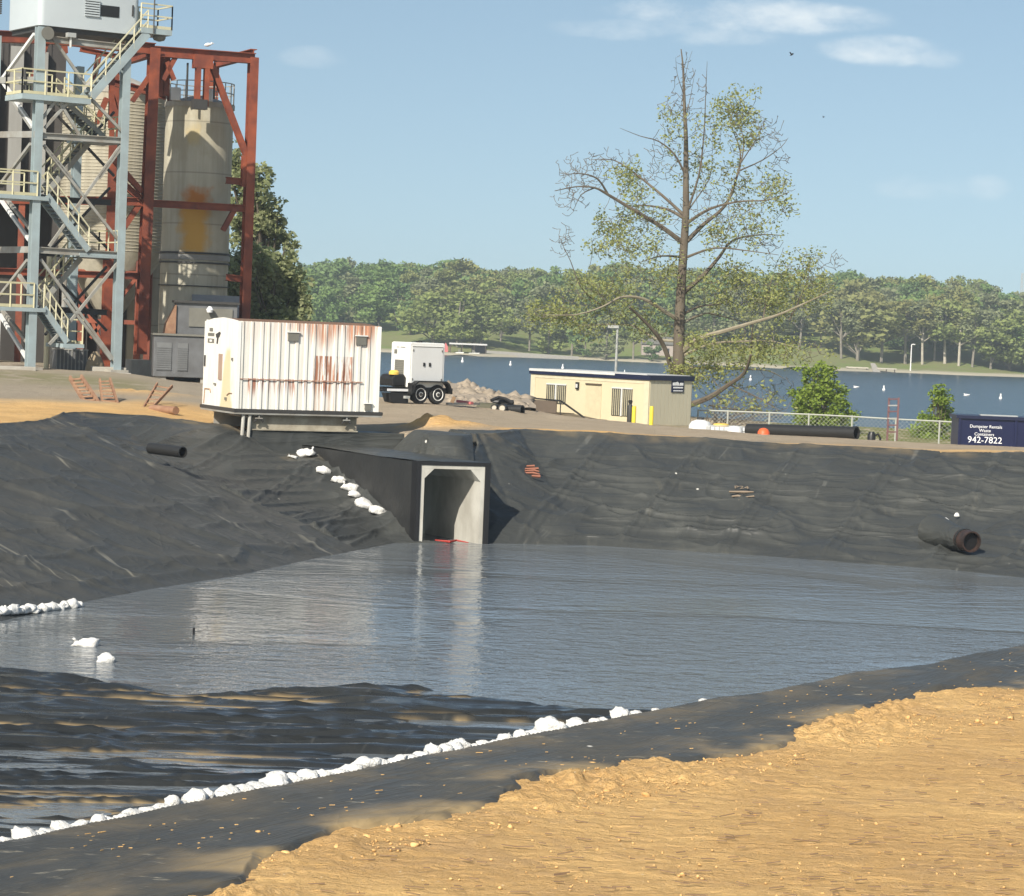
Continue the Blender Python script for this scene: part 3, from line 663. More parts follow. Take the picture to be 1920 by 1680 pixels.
k = MB(); k.prism([fc_.p(.0, 0.0, 0), fc_.p(.0, W, 0), fc_.p(.0, W, H - .05), fc_.p(.0, W * .72, H + .05), fc_.p(.0, W * .45, H + .09), fc_.p(.0, W * .2, H + .05), fc_.p(.0, 0.0, H)], fc_.a * .05).build('end_panel', m, cont)
k = MB(); fc_.box(k, .05, L, W - .05, W, 0, H); fc_.box(k, L - .05, L, .06, W - .05, 0, H); k.build('rear_panel', 'white_paint', cont)
k = MB(); k.prism([fc_.p(.05, 0.01, H - .03), fc_.p(.05, W, H - .06), fc_.p(.05, W * .72, H + .04), fc_.p(.05, W * .45, H + .075), fc_.p(.05, W * .2, H + .04)], fc_.a * (L - .05)).build('roof', M('rust_roof', (.22, .12, .07), .8, 0, (.13, .08, .05), 2.5, .8), cont)
k = MB(); fc_.box(k, -.06, L + .14, -.09, W + .05, -.10, -.004); k.build('base_frame', 'dark_steel', cont)
k = MB(); fc_.box(k, -.05, L + .12, -.075, W, -.16, -.104); k.build('base_rail', 'grey_steel', cont)
k = MB(); fc_.box(k, -.01, .09, -.055, .0, 0, H - .01); k.build('corner_post', 'white_paint', cont)
k = MB(); fc_.box(k, L - .10, L + .01, -.055, .0, 0, H - .01); k.build('corner_post', 'white_paint', cont)
k = MB(); fc_.box(k, .10, 4.0, -.062, -.036, .875, .90); k.build('trim_strip', M('rust_strip', (.36, .20, .14), .8), cont)
for s0, z0, w0, h0 in ((.38, 2.19, .33, .25), (.86, 2.15, .32, .26), (.925, .14, .20, .20)):
    k = MB(); a0 = s0 * L; fc_.box(k, a0 - w0 / 2, a0 + w0 / 2, -.075, -.02, z0 - h0 / 2, z0 + h0 / 2); v_ = k.build('vent', 'vent_grey', cont)
    k = MB(); fc_.box(k, a0 - w0 / 2 - .04, a0 + w0 / 2 + .04, -.10, -.02, z0 + h0 / 2, z0 + h0 / 2 + .03); k.build('hood', 'white_paint', v_)
def endb(mb, fr0, ft, w0, h0, d=.03): # frac from the left edge, frac from the top
    e = (1 - fr0) * W; z = (1 - ft) * H; return fc_.box(mb, -d, .0, e - w0 * W / 2, e + w0 * W / 2, z - h0 * H / 2, z + h0 * H / 2)
k = MB(); endb(k, .21, .115, .10, .04, .012); endb(k, .21, .172, .19, .036, .012); endb(k, .21, .245, .19, .05, .012); k.build('stencil', 'vent_grey', cont)
k = MB(); endb(k, .21, .245, .07, .025, .016); k.build('stencil_gap', 'white_paint', cont)
k = MB(); k.prism([fc_.p(-.02, (1 - x) * W, (1 - y) * H) for x, y in ((.36, .165), (.47, .135), (.50, .15), (.47, .19), (.44, .20), (.42, .275), (.39, .275), (.40, .21), (.375, .2))], fc_.a * .019).build('bracket', 'dark_steel', cont)
k = MB(); endb(k, .53, .54, .10, .30, .03); k.build('door_handle', M('rust_handle', (.36, .26, .20), .7), cont)
k = MB(); endb(k, .045, .485, .04, .13, .02); k.build('slot', 'dark_steel', cont)
k = MB(); k.tube([fc_.p(-.02, (1 - x) * W, (1 - y) * H) for x, y in ((.06, .985), (.08, .81), (.24, .81), (.26, .85))], .018, 5); k.build('conduit', M('conduit', (.40, .27, .18), .7), cont); k = MB(); k.tube([fc_.p(-.02, (1 - x) * W, (1 - y) * H) for x, y in ((.75, .86), (.82, .83), (.90, .83))], .015, 5); k.build('conduit', M('conduit', (.40, .27, .18), .7), cont)
for q in ((.39, .745, .045, .02, .05), (.73, .90, .035, .03, .05), (.88, .44, .03, .03, .04)): k = MB(); endb(k, *q); k.build('knob', 'vent_grey', cont)

fb = Fr(fc_.p(0, -.02, 0), 25)
sup = thing('support_frame', 'weathered steel beams and legs carrying the rusty white container', 'beam frame', fb.p(.3, .2, -1.1))
k = MB(); k.ibeam(fb.p(.55, .22, -.40), fb.p(3.95, .22, -.40), .30, .46); k.build('beam', M('beam_dirty', (.40, .37, .29), .75, 0, (.22, .19, .14), 2.5, .9), sup)
k = MB(); k.ibeam(fb.p(.2, 2.6, -.40), fb.p(4.2, 2.6, -.40), .30, .46); k.build('beam', 'grey_steel', sup)
for a_ in (.75, 3.55):
    k = MB(); k.ibeam(fb.p(a_, -.02, -.22), fb.p(a_, W, -.22), .22, .14); k.build('cross_beam', 'grey_steel', sup)
    k = MB(); k.beam(fb.p(a_ - .14, .03, -.38), fb.p(a_, .03, -.20), .05); k.beam(fb.p(a_ + .14, .03, -.38), fb.p(a_, .03, -.20), .05); k.build('brace', 'dark_steel', sup)
for a_ in (.28, .48):
    k = MB(); k.tube([fb.p(a_, .05, -.17), fb.p(a_ - .03, .05, -.9)], .055, 8); k.tube([fb.p(a_ - .03, .05, -.9), fb.p(a_ - .03, .05, -1.25)], .055, 8, True); k.build('leg', 'concrete_pale', sup)
for a_ in (.5, 3.9):
    k = MB(); fb.box(k, a_ - .3, a_ + .3, 2.3, 2.9, -1.6, -.64); k.build('pad', 'concrete', sup)
# liner-wrapped footing under the front beam
k = MB(); nx, nz = 60, 14
for i in range(nx + 1):
    for j in range(nz + 1):
        a_ = .5 + 5.0 * i / nx; z_ = -.64 - 1.0 * j / nz
        bl = .12 + .10 * float(fbm(np.array([a_ * 1.4]), np.array([z_ * .8]), 3, 3)[0]) - .25 * (j / nz) ** 2
        k.v.append(tuple(fb.p(a_, bl, z_)))
k.f = [tuple(q) for q in grid_faces(nx + 1, nz + 1)]
n0 = len(k.v); fb.box(k, .52, 5.48, .45, 1.6, -1.7, -.66)
tag(k.build('liner_wall', 'liner', None, True, fb.p(2, .3, -1.6)), 'dark sagging liner hung on the low wall below the container beam', 'liner wall')

# ------------------------------------------------------------------ box culvert
cul = thing('box_culvert', 'square concrete culvert mouth with cut corners, wrapped in black liner', 'culvert', cpt(CW / 2, .1, WATER))
cbot, LL = -.9, CAX_L
def cbox(mb, a0, a1, b0, b1, z0, z1): return mb.prism([cpt(a0, b0, z0), cpt(a1, b0, z0), cpt(a1, b1, z0), cpt(a0, b1, z0)], Z3 * (z1 - z0))
tw, tt = .11, .10
k = MB(); cbox(k, 0, tw, 0, LL, cbot, CZ); k.build('side_wall', 'concrete_pale', cul)
k = MB(); cbox(k, CW - tw, CW, 0, LL, cbot, CZ); k.build('side_wall', 'concrete_pale', cul)
k = MB(); cbox(k, tw, CW - tw, 0, LL, CZ - tt, CZ - .003); k.build('top_slab', 'concrete_pale', cul)
k = MB(); cbox(k, tw, CW - tw, LL - .2, LL, cbot, CZ - tt); k.build('back_wall', 'concrete', cul)
hh = .27
k = MB(); k.prism([cpt(tw, 0.004, CZ - tt), cpt(tw + hh, 0.004, CZ - tt), cpt(tw, 0.004, CZ - tt - hh)], CAX * (LL - .3)); k.build('haunch', 'concrete_pale', cul)
k = MB(); k.prism([cpt(CW - tw, 0.004, CZ - tt), cpt(CW - tw - hh * 1.1, 0.004, CZ - tt), cpt(CW - tw, 0.004, CZ - tt - hh * 1.25)], CAX * (LL - .3)); k.build('haunch', 'concrete_pale', cul)
k = MB()
cbox(k, -.12, -.006, -.03, .3, cbot, CZ + .10); cbox(k, CW + .006, CW + .15, -.03, .3, cbot, CZ + .10); cbox(k, -.004, CW + .004, -.03, .3, CZ + .006, CZ + .10); k.build('edge_trim', 'black', cul)
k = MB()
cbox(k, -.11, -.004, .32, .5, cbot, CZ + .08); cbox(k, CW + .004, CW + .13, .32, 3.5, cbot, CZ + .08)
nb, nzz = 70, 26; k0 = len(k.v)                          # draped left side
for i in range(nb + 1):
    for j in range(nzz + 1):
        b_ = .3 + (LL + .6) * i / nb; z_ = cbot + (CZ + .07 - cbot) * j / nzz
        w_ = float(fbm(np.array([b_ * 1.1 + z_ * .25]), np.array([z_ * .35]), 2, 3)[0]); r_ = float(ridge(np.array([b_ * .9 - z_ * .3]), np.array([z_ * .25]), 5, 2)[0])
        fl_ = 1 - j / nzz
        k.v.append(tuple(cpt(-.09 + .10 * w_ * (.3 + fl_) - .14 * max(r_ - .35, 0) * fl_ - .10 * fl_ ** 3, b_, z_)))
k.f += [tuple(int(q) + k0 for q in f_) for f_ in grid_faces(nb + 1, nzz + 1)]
k.build('side_drape', M('liner_shaded', (.020, .021, .021), .5, 0, (.034, .034, .032), .8, .6, bump=(1.4, .5, .08)), cul, True); k = MB()  # same liner as the roof sheet, wall shade painted in as a darker colour
na, nb = 36, 60; k0 = len(k.v)                           # sheet over the roof, running out over the bank on the right
for i in range(nb + 1):
    for j in range(na + 1):
        b_ = .0 + (LL + .8) * i / nb; a_ = -.10 + (CW + .22 + min(1.6, .42 * max(b_ - .6, 0))) * j / na
        ov = max(a_ - CW - .1, 0)
        p_ = cpt(a_, b_, 0); sg = CZ + .10 + .05 * float(fbm(np.array([a_ * 1.2]), np.array([b_ * .9]), 4, 3)[0])
        if ov > 0: sg = max(sg - ov * .3, min(surf(p_.x, p_.y) + .07, CZ + .9))
        k.v.append((p_.x, p_.y, sg))
k.f += [tuple(int(q) + k0 for q in f_) for f_ in grid_faces(nb + 1, na + 1)]
k.build('liner_wrap', 'liner', cul, True)
k = MB(); p0 = cpt(.55, -.35, WATER + .03); k.tube([cpt(.62, .3, WATER + .06), cpt(.9, .0, WATER + .05), cpt(1.2, .25, WATER + .07), cpt(1.45, .05, WATER + .03)], [.02, .035, .03, .015], 6)
tag(k.build('red_strap', 'red_cloth', None, True, cpt(1, .1, WATER)), 'thin red strap lying in the water inside the culvert mouth', 'strap')
# sprayed marks on the far bank
def mark(x, y, txt, mat, lines):
    d = 74.0; a_ = None
    for dd in np.linspace(71, 79, 81):
        p = P(x, y, float(dd))
        if p.z <= surf(p.x, p.y) + .0: break
    p = P(x, y, float(dd) - .42)
    sl = Vector((0, 1, .33)).normalized(); nn = Vector((0, -.33, 1)).normalized(); rt = Vector((1, .12, -.0)).normalized()
    if txt: add_text('paint_mark', txt, .30, p + sl * .34, rt, sl, nn, mat, liner, .004)
    k = MB()
    for q in lines:
        k = MB(); k.tube([p + rt * (q[i] * .8) + sl * (q[i + 1] * .9 + .02 * math.sin(i * 2.3)) for i in range(0, len(q), 2)], [.030, .045, .02, .035][:len(q) // 2], 4); k.build('paint_mark', mat, liner)
mark(1392, 922, 'P24', 'paint_tan', [(-.5, -.05, .1, -.02, .42, .0), (-.42, -.45, -.2, -.38, .02, -.48, .4, -.40), (-.2, -.75, .25, -.72)])
mark(997, 884, '', 'paint_orange', [(-.2, .45, .1, .5), (-.25, .2, .25, .28), (-.25, .02, .1, .1, .28, .0), (-.3, -.18, .05, -.12, .3, -.25), (.0, -.4, .32, -.42)])

# ------------------------------------------------------------------ discharge pipe on the far bank (right) and the short pipe on the left bank
for dd in np.linspace(62, 80, 361):
    pm = P(1806, 1012, float(dd))
    if pm.z <= surf(pm.x, pm.y) + .25: break
pm = P(1822, 1016, float(dd) - 1.0)
dirv = Vector((-.36, 1.0, .05)).normalized()
dp = thing('discharge_pipe', 'rust-banded black pipe stub poking out of the right bank', 'pipe', pm)
k = MB(); k.pipe(pm, pm + dirv * .75, .29, .25); k.build('pipe_end', 'rust_pipe', dp, True)
k = MB(); k.pipe(pm + dirv * .34, pm + dirv * .42, .315, .28); k.build('flange', 'dark_pipe', dp, True)
k = MB(); k.lathe(pm + dirv * .5, [(.295, 0), (.325, .12), (.335, .3), (.325, .42), (.36, .6), (.40, .9), (.5, 1.6)], 20, dirv); k.build('liner_boot', 'liner', dp, True)
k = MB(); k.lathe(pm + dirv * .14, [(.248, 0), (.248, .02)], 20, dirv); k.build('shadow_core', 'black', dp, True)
p1 = P(343, 848, 67.2); p0 = P(296, 842, 67.9)
k = MB(); k.pipe(p1, p1 + (p0 - p1) * 1.3, .15, .125, 16)
tag(k.build('vent_pipe', 'dark_pipe', None, True, p1), 'short black pipe lying out of the left liner slope', 'pipe')
for i, (x, y, d, w_, lab) in enumerate(((1770, 977, 69.0, .32, 'flat white scrap lying above the discharge pipe'), (1794, 968, 69.3, .16, 'small cream rag just above the discharge pipe'))):
    p = P(x, y, d)
    for dd in np.linspace(64, 82, 361):
        p = P(x, y, float(dd))
        if p.z <= surf(p.x, p.y) + .16: break
    k = MB(); k.lathe(p, [(w_ * .5, 0), (w_ * .45, .05), (w_ * .2, .10)], 9); o = k.build('plastic_scrap', 'bag', None, True, p); o.scale = (1, .6, 1); tag(o, lab, 'scrap')

# ------------------------------------------------------------------ generator on a tandem trailer
fg = Fr(PZ(763, 757, 3.62), 38)
fg.o = P(765, 750, 97.5); fg.o.z = 3.62
gen_ = thing('trailer_generator', 'white boxy generator on a black two-axle trailer beside the lake', 'generator', fg.o)
GL, GW = 1.66, 1.22; z0, z1 = .62, 2.34
k = MB(); k.prism([fg.p(0, 0, z0), fg.p(GL, 0, z0 + .02), fg.p(GL, 0, z1 - .03), fg.p(GL - .06, 0, z1), fg.p(.06, 0, z1), fg.p(0, 0, z1 - .05)], fg.b * GW); k.build('housing', 'white_paint', gen_, bevel=.03)
k = MB(); fg.box(k, .10, GL - .10, -.022, -.001, z0 + .16, z1 - .14); dr = k.build('door', 'white_soft', gen_)
for a_ in (-.20, .07): k = MB(); fg.box(k, GL * .5 + a_, GL * .5 + a_ + .08, -.05, -.02, 1.44, 1.58); k.build('latch', 'black_paint', dr)
for a_, zz_ in ((.13, .9), (.13, 2.0), (GL - .17, .9), (GL - .17, 2.0)): k = MB(); fg.box(k, a_, a_ + .04, -.04, -.02, zz_, zz_ + .08); k.build('hinge', 'vent_grey', dr)
k = MB(); fg.box(k, .10, GL - .10, -.03, -.022, z1 - .17, z1 - .145); k.build('seam', 'vent_grey', dr)
k = MB(); fg.box(k, -.03, -.001, .35, .92, 1.10, 1.66); gr = k.build('grille', 'vent_grey', gen_)
k = MB(); [fg.box(k, -.045, -.03, .35, .92, 1.13 + i * .07, 1.15 + i * .07) for i in range(8)]; k.build('louver', M('louver_b', (.26, .25, .21), .5), gr)
k = MB(); [fg.box(k, -.006, -.001, .30 + i * .085, .36 + i * .085, 2.12, 2.16) for i in range(4)]; [fg.box(k, -.006, -.001, .69 + i * .07, .74 + i * .07, 2.12, 2.155) for i in range(3)]; k.build('lettering', 'dark_steel', gen_)
k = MB(); fg.box(k, -.006, -.001, .82, 1.02, 1.88, 2.05); k.build('decal', 'vent_grey', gen_)
k = MB(); fg.box(k, .62, .80, .3, .5, z1 + .002, z1 + .06); k.build('exhaust_cap', 'black_paint', gen_)
k = MB(); fg.box(k, -1.25, GL + .22, -.02, .06, .44, .60); fg.box(k, -1.25, GL + .22, GW - .06, GW + .02, .44, .60); fg.box(k, -.1, GL + .2, .06, GW - .06, .46, .6); k.build('chassis', 'black_paint', gen_)
k = MB(); fg.box(k, -1.0, .02, -.04, -.021, .47, .56); k.build('reflector_strip', 'letter', gen_)
k = MB(); fg.box(k, .02, .14, -.04, -.021, .47, .56); k.build('marker_light', 'red_cloth', gen_)
k = MB(); k.tube([fg.p(-1.2, 0, .5), fg.p(-2.3, GW / 2, .48), fg.p(-1.2, GW, .5)], .05, 6); k.build('tow_bar', 'black_paint', gen_)
k = MB(); k.prism([fg.p(-.62, .15, .66), fg.p(-.05, .15, .66), fg.p(-.02, .15, 1.0), fg.p(-.12, .15, 1.12), fg.p(-.5, .15, 1.10), fg.p(-.66, .15, .95)], fg.b * .9); tk = k.build('fuel_tank', 'black_paint', gen_, bevel=.04)
k = MB(); k.lathe(fg.p(-.45, .35, 1.09), [(.2, 0), (.2, .10), (.12, .17)], 14); k.build('tank_cap', 'yellow_plastic', tk, True)
k = MB(); k.prism([fg.p(.02, 0, 0), fg.p(0, 0, .40), fg.p(-.9, 0, .40), fg.p(-.75, 0, .05), fg.p(-.55, 0, .02)], fg.b * .5); k.build('mud_flap', 'rubber', gen_)
for i, a_ in enumerate((.52, 1.34)):
    c_ = fg.p(a_, -.10, .37)
    k = MB(); k.lathe(c_ + fg.b * .12, [(.22, -.12), (.34, -.12), (.37, -.07), (.37, .07), (.34, .12), (.22, .12)], 28, -fg.b); wh = k.build('wheel', 'rubber', gen_, True)
    k = MB(); k.lathe(c_ + fg.b * .12, [(.225, .06), (.245, .125), (.225, .135), (.19, .10), (.10, .112), (.09, .125), (.01, .125)], 24, -fg.b); rm = k.build('rim', 'white_paint', wh, True)
    k = MB(); k.lathe(c_ + fg.b * .115, [(.06, .12), (.05, .17), (.0, .175)], 12, -fg.b); k.lathe(c_ + fg.b * .115 + Z3 * .13, [(.045, .06), (.04, .09)], 8, -fg.b); k.build('hub', 'dark_steel', wh, True)
    c2 = fg.p(a_, GW + .1, .37); k = MB(); k.lathe(c2, [(.05, -.12), (.34, -.12), (.37, 0), (.34, .12), (.05, .12)], 20, fg.b); k.build('wheel', 'rubber', gen_, True)
k = MB(); outer = [(.02, .40), (.16, .74), (.30, .84), (1.56, .84), (1.72, .72), (1.86, .48), (1.86, .56), (1.74, .80), (1.60, .89), (.26, .89), (.10, .78), (-.04, .40)]
k.prism([fg.p(a_, -.30, z_) for a_, z_ in outer], fg.b * .32); k.build('fender', 'black_paint', gen_)
k = MB(); fg.box(k, -.04, -.022, -.29, .0, .36, .80); fg.box(k, 1.86, 1.95, -.2, .3, .4, .62); k.build('fender_skirt', 'black_paint', gen_)
k = MB(); fg.box(k, -.22, -.02, -.15, .0, .20, .30); k.build('step', 'galv', gen_)

# ------------------------------------------------------------------ site cabin
fk = Fr(P(1215, 792, 136), 0); fk.o.z = 1.78
A45 = 44.0
long_ = Vector((-math.cos(R(A45)), math.sin(R(A45)), 0)); short_ = Vector((math.sin(R(A45)), math.cos(R(A45)), 0))
KL, KW, KH = 8.7, 3.5, 2.42
def kp(l, s, z): return fk.o + long_ * l + short_ * s + Z3 * z
def kbox(mb, l0, l1, s0, s1, z0, z1): return mb.prism([kp(l0, s0, z0), kp(l1, s0, z0), kp(l1, s1, z0), kp(l0, s1, z0)], Z3 * (z1 - z0))
cabin = thing('site_cabin', 'cream portable site cabin with dark roof edge and barred windows', 'cabin', fk.o)
k = MB(); kbox(k, 0, KL, 0, KW, 0, KH); k.build('wall', 'cabin_cream', cabin)
k = MB(); kbox(k, .0, .35, -.03, -.002, 0, KH); kbox(k, 8.35, KL, -.03, -.002, 0.0, KH); kbox(k, .35, 8.35, -.022, -.002, KH - .2, KH); k.build('trim_board', M('cabin_trim', (.62, .56, .40), .6), cabin)
k = MB(); [kbox(k, -.02, -.002, .05 + i * .31, .05 + i * .31 + .29, .02, KH) for i in range(11)]; k.build('side_siding', 'cabin_side', cabin)
k = MB(); kbox(k, -.10, KL + .08, -.10, KW + .08, KH + .002, KH + .26); k.build('fascia', 'navy_trim', cabin)
k = MB(); kbox(k, 2.4, KL + .06, -.13, -.102, KH + .17, KH + .30); kbox(k, .2, KL, .0, KW, KH + .262, KH + .30); k.build('roof', 'roof_white', cabin)
for l0 in (1.9, 6.75):
    k = MB(); kbox(k, l0 - .72, l0 + .72, -.035, -.002, .42 if l0 < 3 else .85, 1.88); wn = k.build('window', 'glass_dark', cabin)
    k = MB(); [kbox(k, l0 - .68 + i * .14, l0 - .62 + i * .14, -.05, -.036, .45 if l0 < 3 else .88, 1.85) for i in range(10)]; k.build('bars', 'blind', wn)
    k = MB(); kbox(k, l0 - .04, l0 + .06, -.065, -.036, .42 if l0 < 3 else .85, 1.88); kbox(k, l0 - .75, l0 + .75, -.055, -.003, 1.88, 1.95); k.build('frame', 'roof_white', wn)
k = MB(); kbox(k, 3.4, 4.55, -.03, -.002, .1, 1.98); dr = k.build('door', M('cabin_door', (.58, .51, .34), .5), cabin)
k = MB(); kbox(k, 3.4, 4.55, -.08, -.002, 1.99, 2.08); k.build('door_hood', 'bronze', dr)
k = MB(); kbox(k, 5.05, 5.25, -.12, -.002, 1.72, 2.1); lamp = k.build('wall_lamp', 'black_paint', cabin)
k = MB(); kbox(k, 5.08, 5.22, -.135, -.121, 1.80, 2.0); k.build('diffuser', 'roof_white', lamp)
k = MB(); kbox(k, -.06, -.022, 1.75, 2.75, KH - .62, KH + .12); sg = k.build('sign_board', 'navy', cabin)
k = MB()
pz = KH - .18
k.prism([kp(-.075, 1.82, pz - .07), kp(-.075, 2.32, pz - .07), kp(-.075, 2.32, pz + .06), kp(-.075, 2.2, pz + .15), kp(-.075, 2.06, pz + .10), kp(-.075, 1.82, pz + .08)], -long_ * -.012); k.prism([kp(-.075, 2.37, pz - .07), kp(-.075, 2.68, pz - .07), kp(-.075, 2.68, pz + .08), kp(-.075, 2.42, pz + .08)], long_ * .012)
for i in range(7): kbox(k, -.075, -.063, 1.87 + i * .115, 1.87 + i * .115 + .095, KH - .40, KH - .32)
for i in range(9): kbox(k, -.075, -.063, 1.89 + i * .086, 1.89 + i * .086 + .072, KH - .56, KH - .50)
k.build('lettering', 'letter', sg)
# access ramp and rail in front of the cabin
ramp = thing('access_ramp', 'dark timber ramp with handrail leading up to the cabin door', 'ramp', kp(4, -1, .1))
k = MB(); kbox(k, 5.2, 6.9, -1.5, -.15, .02, .40); k.build('landing', 'bronze', ramp)
k = MB(); kbox(k, 5.3, 7.0, -1.52, -1.46, .40, 1.05); k.build('side_board', M('ramp_board', (.13, .10, .075), .7), ramp)
k = MB(); k.beam(kp(7.0, -1.5, 1.12), kp(5.0, -1.5, 1.08), .08); k.beam(kp(5.0, -1.5, 1.08), kp(3.1, -1.5, .2), .08); k.beam(kp(3.1, -1.5, .22), kp(1.6, -1.5, .2), .06); [k.beam(kp(a_, -1.5, .0), kp(a_, -1.5, 1.1), .06) for a_ in (6.98, 5.0)]; k.build('handrail', 'black_paint', ramp)
k = MB(); k.prism([kp(5.2, -1.45, .0), kp(5.2, -1.45, .38), kp(2.2, -1.45, .06), kp(2.2, -1.45, .0)], short_ * 1.2); k.build('ramp_deck', 'bronze', ramp)
for i, (x, d, lab) in enumerate(((1188, 133, 'yellow bollard standing before the barred right window of the cabin'), (1221, 134, 'yellow bollard at the near corner of the cabin'))):
    p = P(x, 790, d); p.z = 1.80; k = MB(); k.lathe(p, [(.11, -.1), (.11, 1.02), (.09, 1.08), (.0, 1.1)], 14)
    tag(k.build('bollard', 'bollard_yellow', None, True, p), lab, 'bollard', 'yellow bollards by the cabin')
p = P(1181, 780, 133.6); p.z = 1.8; bb = thing('propane_tank', 'slim dark gas bottle standing beside the yellow bollard', 'gas bottle', p)
k = MB(); k.lathe(p, [(.13, 0), (.15, .1), (.15, 1.0), (.10, 1.12), (.05, 1.2)], 14); k.build('bottle', 'dark_steel', bb, True)
k = MB(); k.lathe(p + Z3 * 1.2, [(.1, 0), (.12, .14), (.06, .17)], 10); k.build('valve_guard', 'rubber', bb, True)

# ------------------------------------------------------------------ dumpster
pd = P(1795, 838, 96); fd = Fr(pd, -2.0); fd.o.z = 6.6 - (838 - 651.6) / F * 96
dm = thing('dumpster', 'navy blue roll-off dumpster with white lettering at the right', 'dumpster', fd.o)
DH = 60 * 96 / F - .02
k = MB(); fd.box(k, 0, 4.6, 0, 1.9, -.5, DH - .10); k.build('body', 'navy', dm)
k = MB(); fd.box(k, -.09, 4.7, -.08, 1.98, DH - .10, DH + .02); k.build('top_rim', 'navy_trim', dm)
k = MB(); fd.box(k, .9, 2.3, .6, 1.0, DH + .021, DH + .06); k.build('lid_edge', 'galv', dm)
for a_ in (0, 2.1, 3.3): k = MB(); fd.box(k, a_, a_ + .09, -.06, -.001, -.5, DH - .10); k.build('rib', 'navy', dm)
rt, up, nn = fd.a, Z3, -fd.b
for tx, sz, ax, zz_ in (('Dumpster Rentals', .165, 1.03, .80), ('Waste', .165, 1.0, .65), ('Containers', .165, .98, .51), ('942-7822', .34, 1.01, .29)):
    add_text('lettering', tx, sz, fd.p(ax, -.012, zz_), rt, up, nn, 'letter', dm, .006)

# ------------------------------------------------------------------ things along the right shelf
pl, pr = P(1402, 806, 105), P(1606, 812, 102); r_ = .255
k = MB(); k.pipe(pl, pr, r_, .215); bp = thing('black_pipe', 'long black plastic pipe lying along the yard edge', 'pipe', pl)
k.build('pipe_body', 'dark_pipe', bp, True)
k = MB(); dd = (pr - pl).normalized(); k.pipe(pr - dd * .14, pr + dd * .01, r_ + .018, r_ - .01); k.build('collar', 'dark_pipe', bp, True)
p = P(1432, 809, 101.5); k = MB(); k.lathe(p + Z3 * -.4, [(.25, 0), (.24, .38), (.16, .50), (.05, .54)], 12); o = k.build('orange_buoy', 'orange', None, True, p); tag(o, 'bright orange float lying in front of the black pipe', 'float')
p = P(1313, 800, 128); tk = thing('water_tank', 'white plastic tank beside the cabin corner', 'tank', p)
k = MB(); k.lathe(p + Z3 * -.7, [(.55, 0), (.58, .1), (.58, .75), (.45, .95), (.18, 1.05)], 18); k.build('tank_body', 'tank_white', tk, True)
k = MB(); k.lathe(p + Z3 * .34, [(.17, 0), (.17, .1), (.12, .13)], 12); k.build('lid', 'dark_steel', tk, True)
p = P(1362, 803, 126); ib = thing('caged_tank', 'low white caged tank with a yellow lid beside the fence', 'tank', p); fi = Fr(p, 8)
k = MB(); fi.box(k, -.9, .9, -.4, .6, -.55, .10); k.build('tank_body', 'tank_white', ib, bevel=.06)
k = MB(); [k.beam(fi.p(-.92 + i * .23, -.43, -.55), fi.p(-.92 + i * .23, -.43, .13), .03) for i in range(9)]; [k.beam(fi.p(-.94, -.43, z_), fi.p(.94, -.43, z_), .03) for z_ in (-.1, .14)]; k.build('cage', 'galv', ib)
k = MB(); k.lathe(fi.p(-.25, .1, .10), [(.40, 0), (.38, .10), (.22, .14)], 14); k.build('lid', 'yellow_plastic', ib, True)
p = P(1378, 803, 122); k = MB(); fi2 = Fr(p, 5); k.lathe(p + Z3 * -.3, [(.36, 0), (.38, .2), (.30, .36), (.1, .42)], 14); tag(k.build('white_drum', 'tank_white', None, True, p), 'rounded white drum in front of the caged tank', 'drum')
p = P(1634, 820, 100); mp = thing('pump', 'small black pump with a bent hose at the pipe end', 'pump', p)
k = MB(); k.lathe(p - Z3 * .4, [(.16, 0), (.16, .5), (.10, .62)], 12); k.build('pump_body', 'black_paint', mp, True)
k = MB(); k.tube([p + Vector((.1, 0, .05)), p + Vector((.25, 0, .14)), p + Vector((.35, 0, -.02)), p + Vector((.33, .1, -.35))], .045, 8); k.build('hose', 'rubber', mp, True)
# chain-link fence with a top rail
posts = [(1309, 769), (1365, 771), (1443, 774), (1517, 777), (1598, 781), (1680, 786), (1762, 790), (1800, 792), (1880, 795)]
fp = [P(x, y, 141 - .004 * (x - 1309)) for x, y in posts]
fence = thing('chain_link_fence', 'low chain-link fence with grey top rail along the lake', 'fence', fp[3] - Z3 * 2)
k = MB(); k.tube(fp, .045, 6); k.build('top_rail', 'fence_steel', fence, True)
for q in fp:
    k = MB(); k.tube([q + Z3 * .06, q - Z3 * 2.0], .05, 6); k.build('post', 'fence_steel', fence, True)
k = MB()
for i in range(len(fp) - 1):
    a, b = fp[i], fp[i + 1]; n_ = int((b - a).length / .22); hgt = 1.8
    for j in range(-8, n_ + 1):
        for sgn in (1, -1):
            t0, t1 = (j / n_, (j + 8) / n_) if sgn > 0 else ((j + 8) / n_, j / n_)
            lo, hi = min(t0, t1), max(t0, t1); u0, u1 = max(lo, 0), min(hi, 1)
            if u1 <= u0: continue
            za = hgt * (u0 - lo) / (hi - lo); zb = hgt * (u1 - lo) / (hi - lo)
            if sgn < 0: za, zb = hgt - za, hgt - zb
            p0_, p1_ = a.lerp(b, u0) - Z3 * (hgt - za), a.lerp(b, u1) - Z3 * (hgt - zb); sd = Vector((0, .006, 0)); up_ = Vector((0, 0, .006))
            k.add([p0_ - up_, p1_ - up_, p1_ + up_, p0_ + up_], [(0, 1, 2, 3)])
k.build('mesh', 'fence_steel', fence)
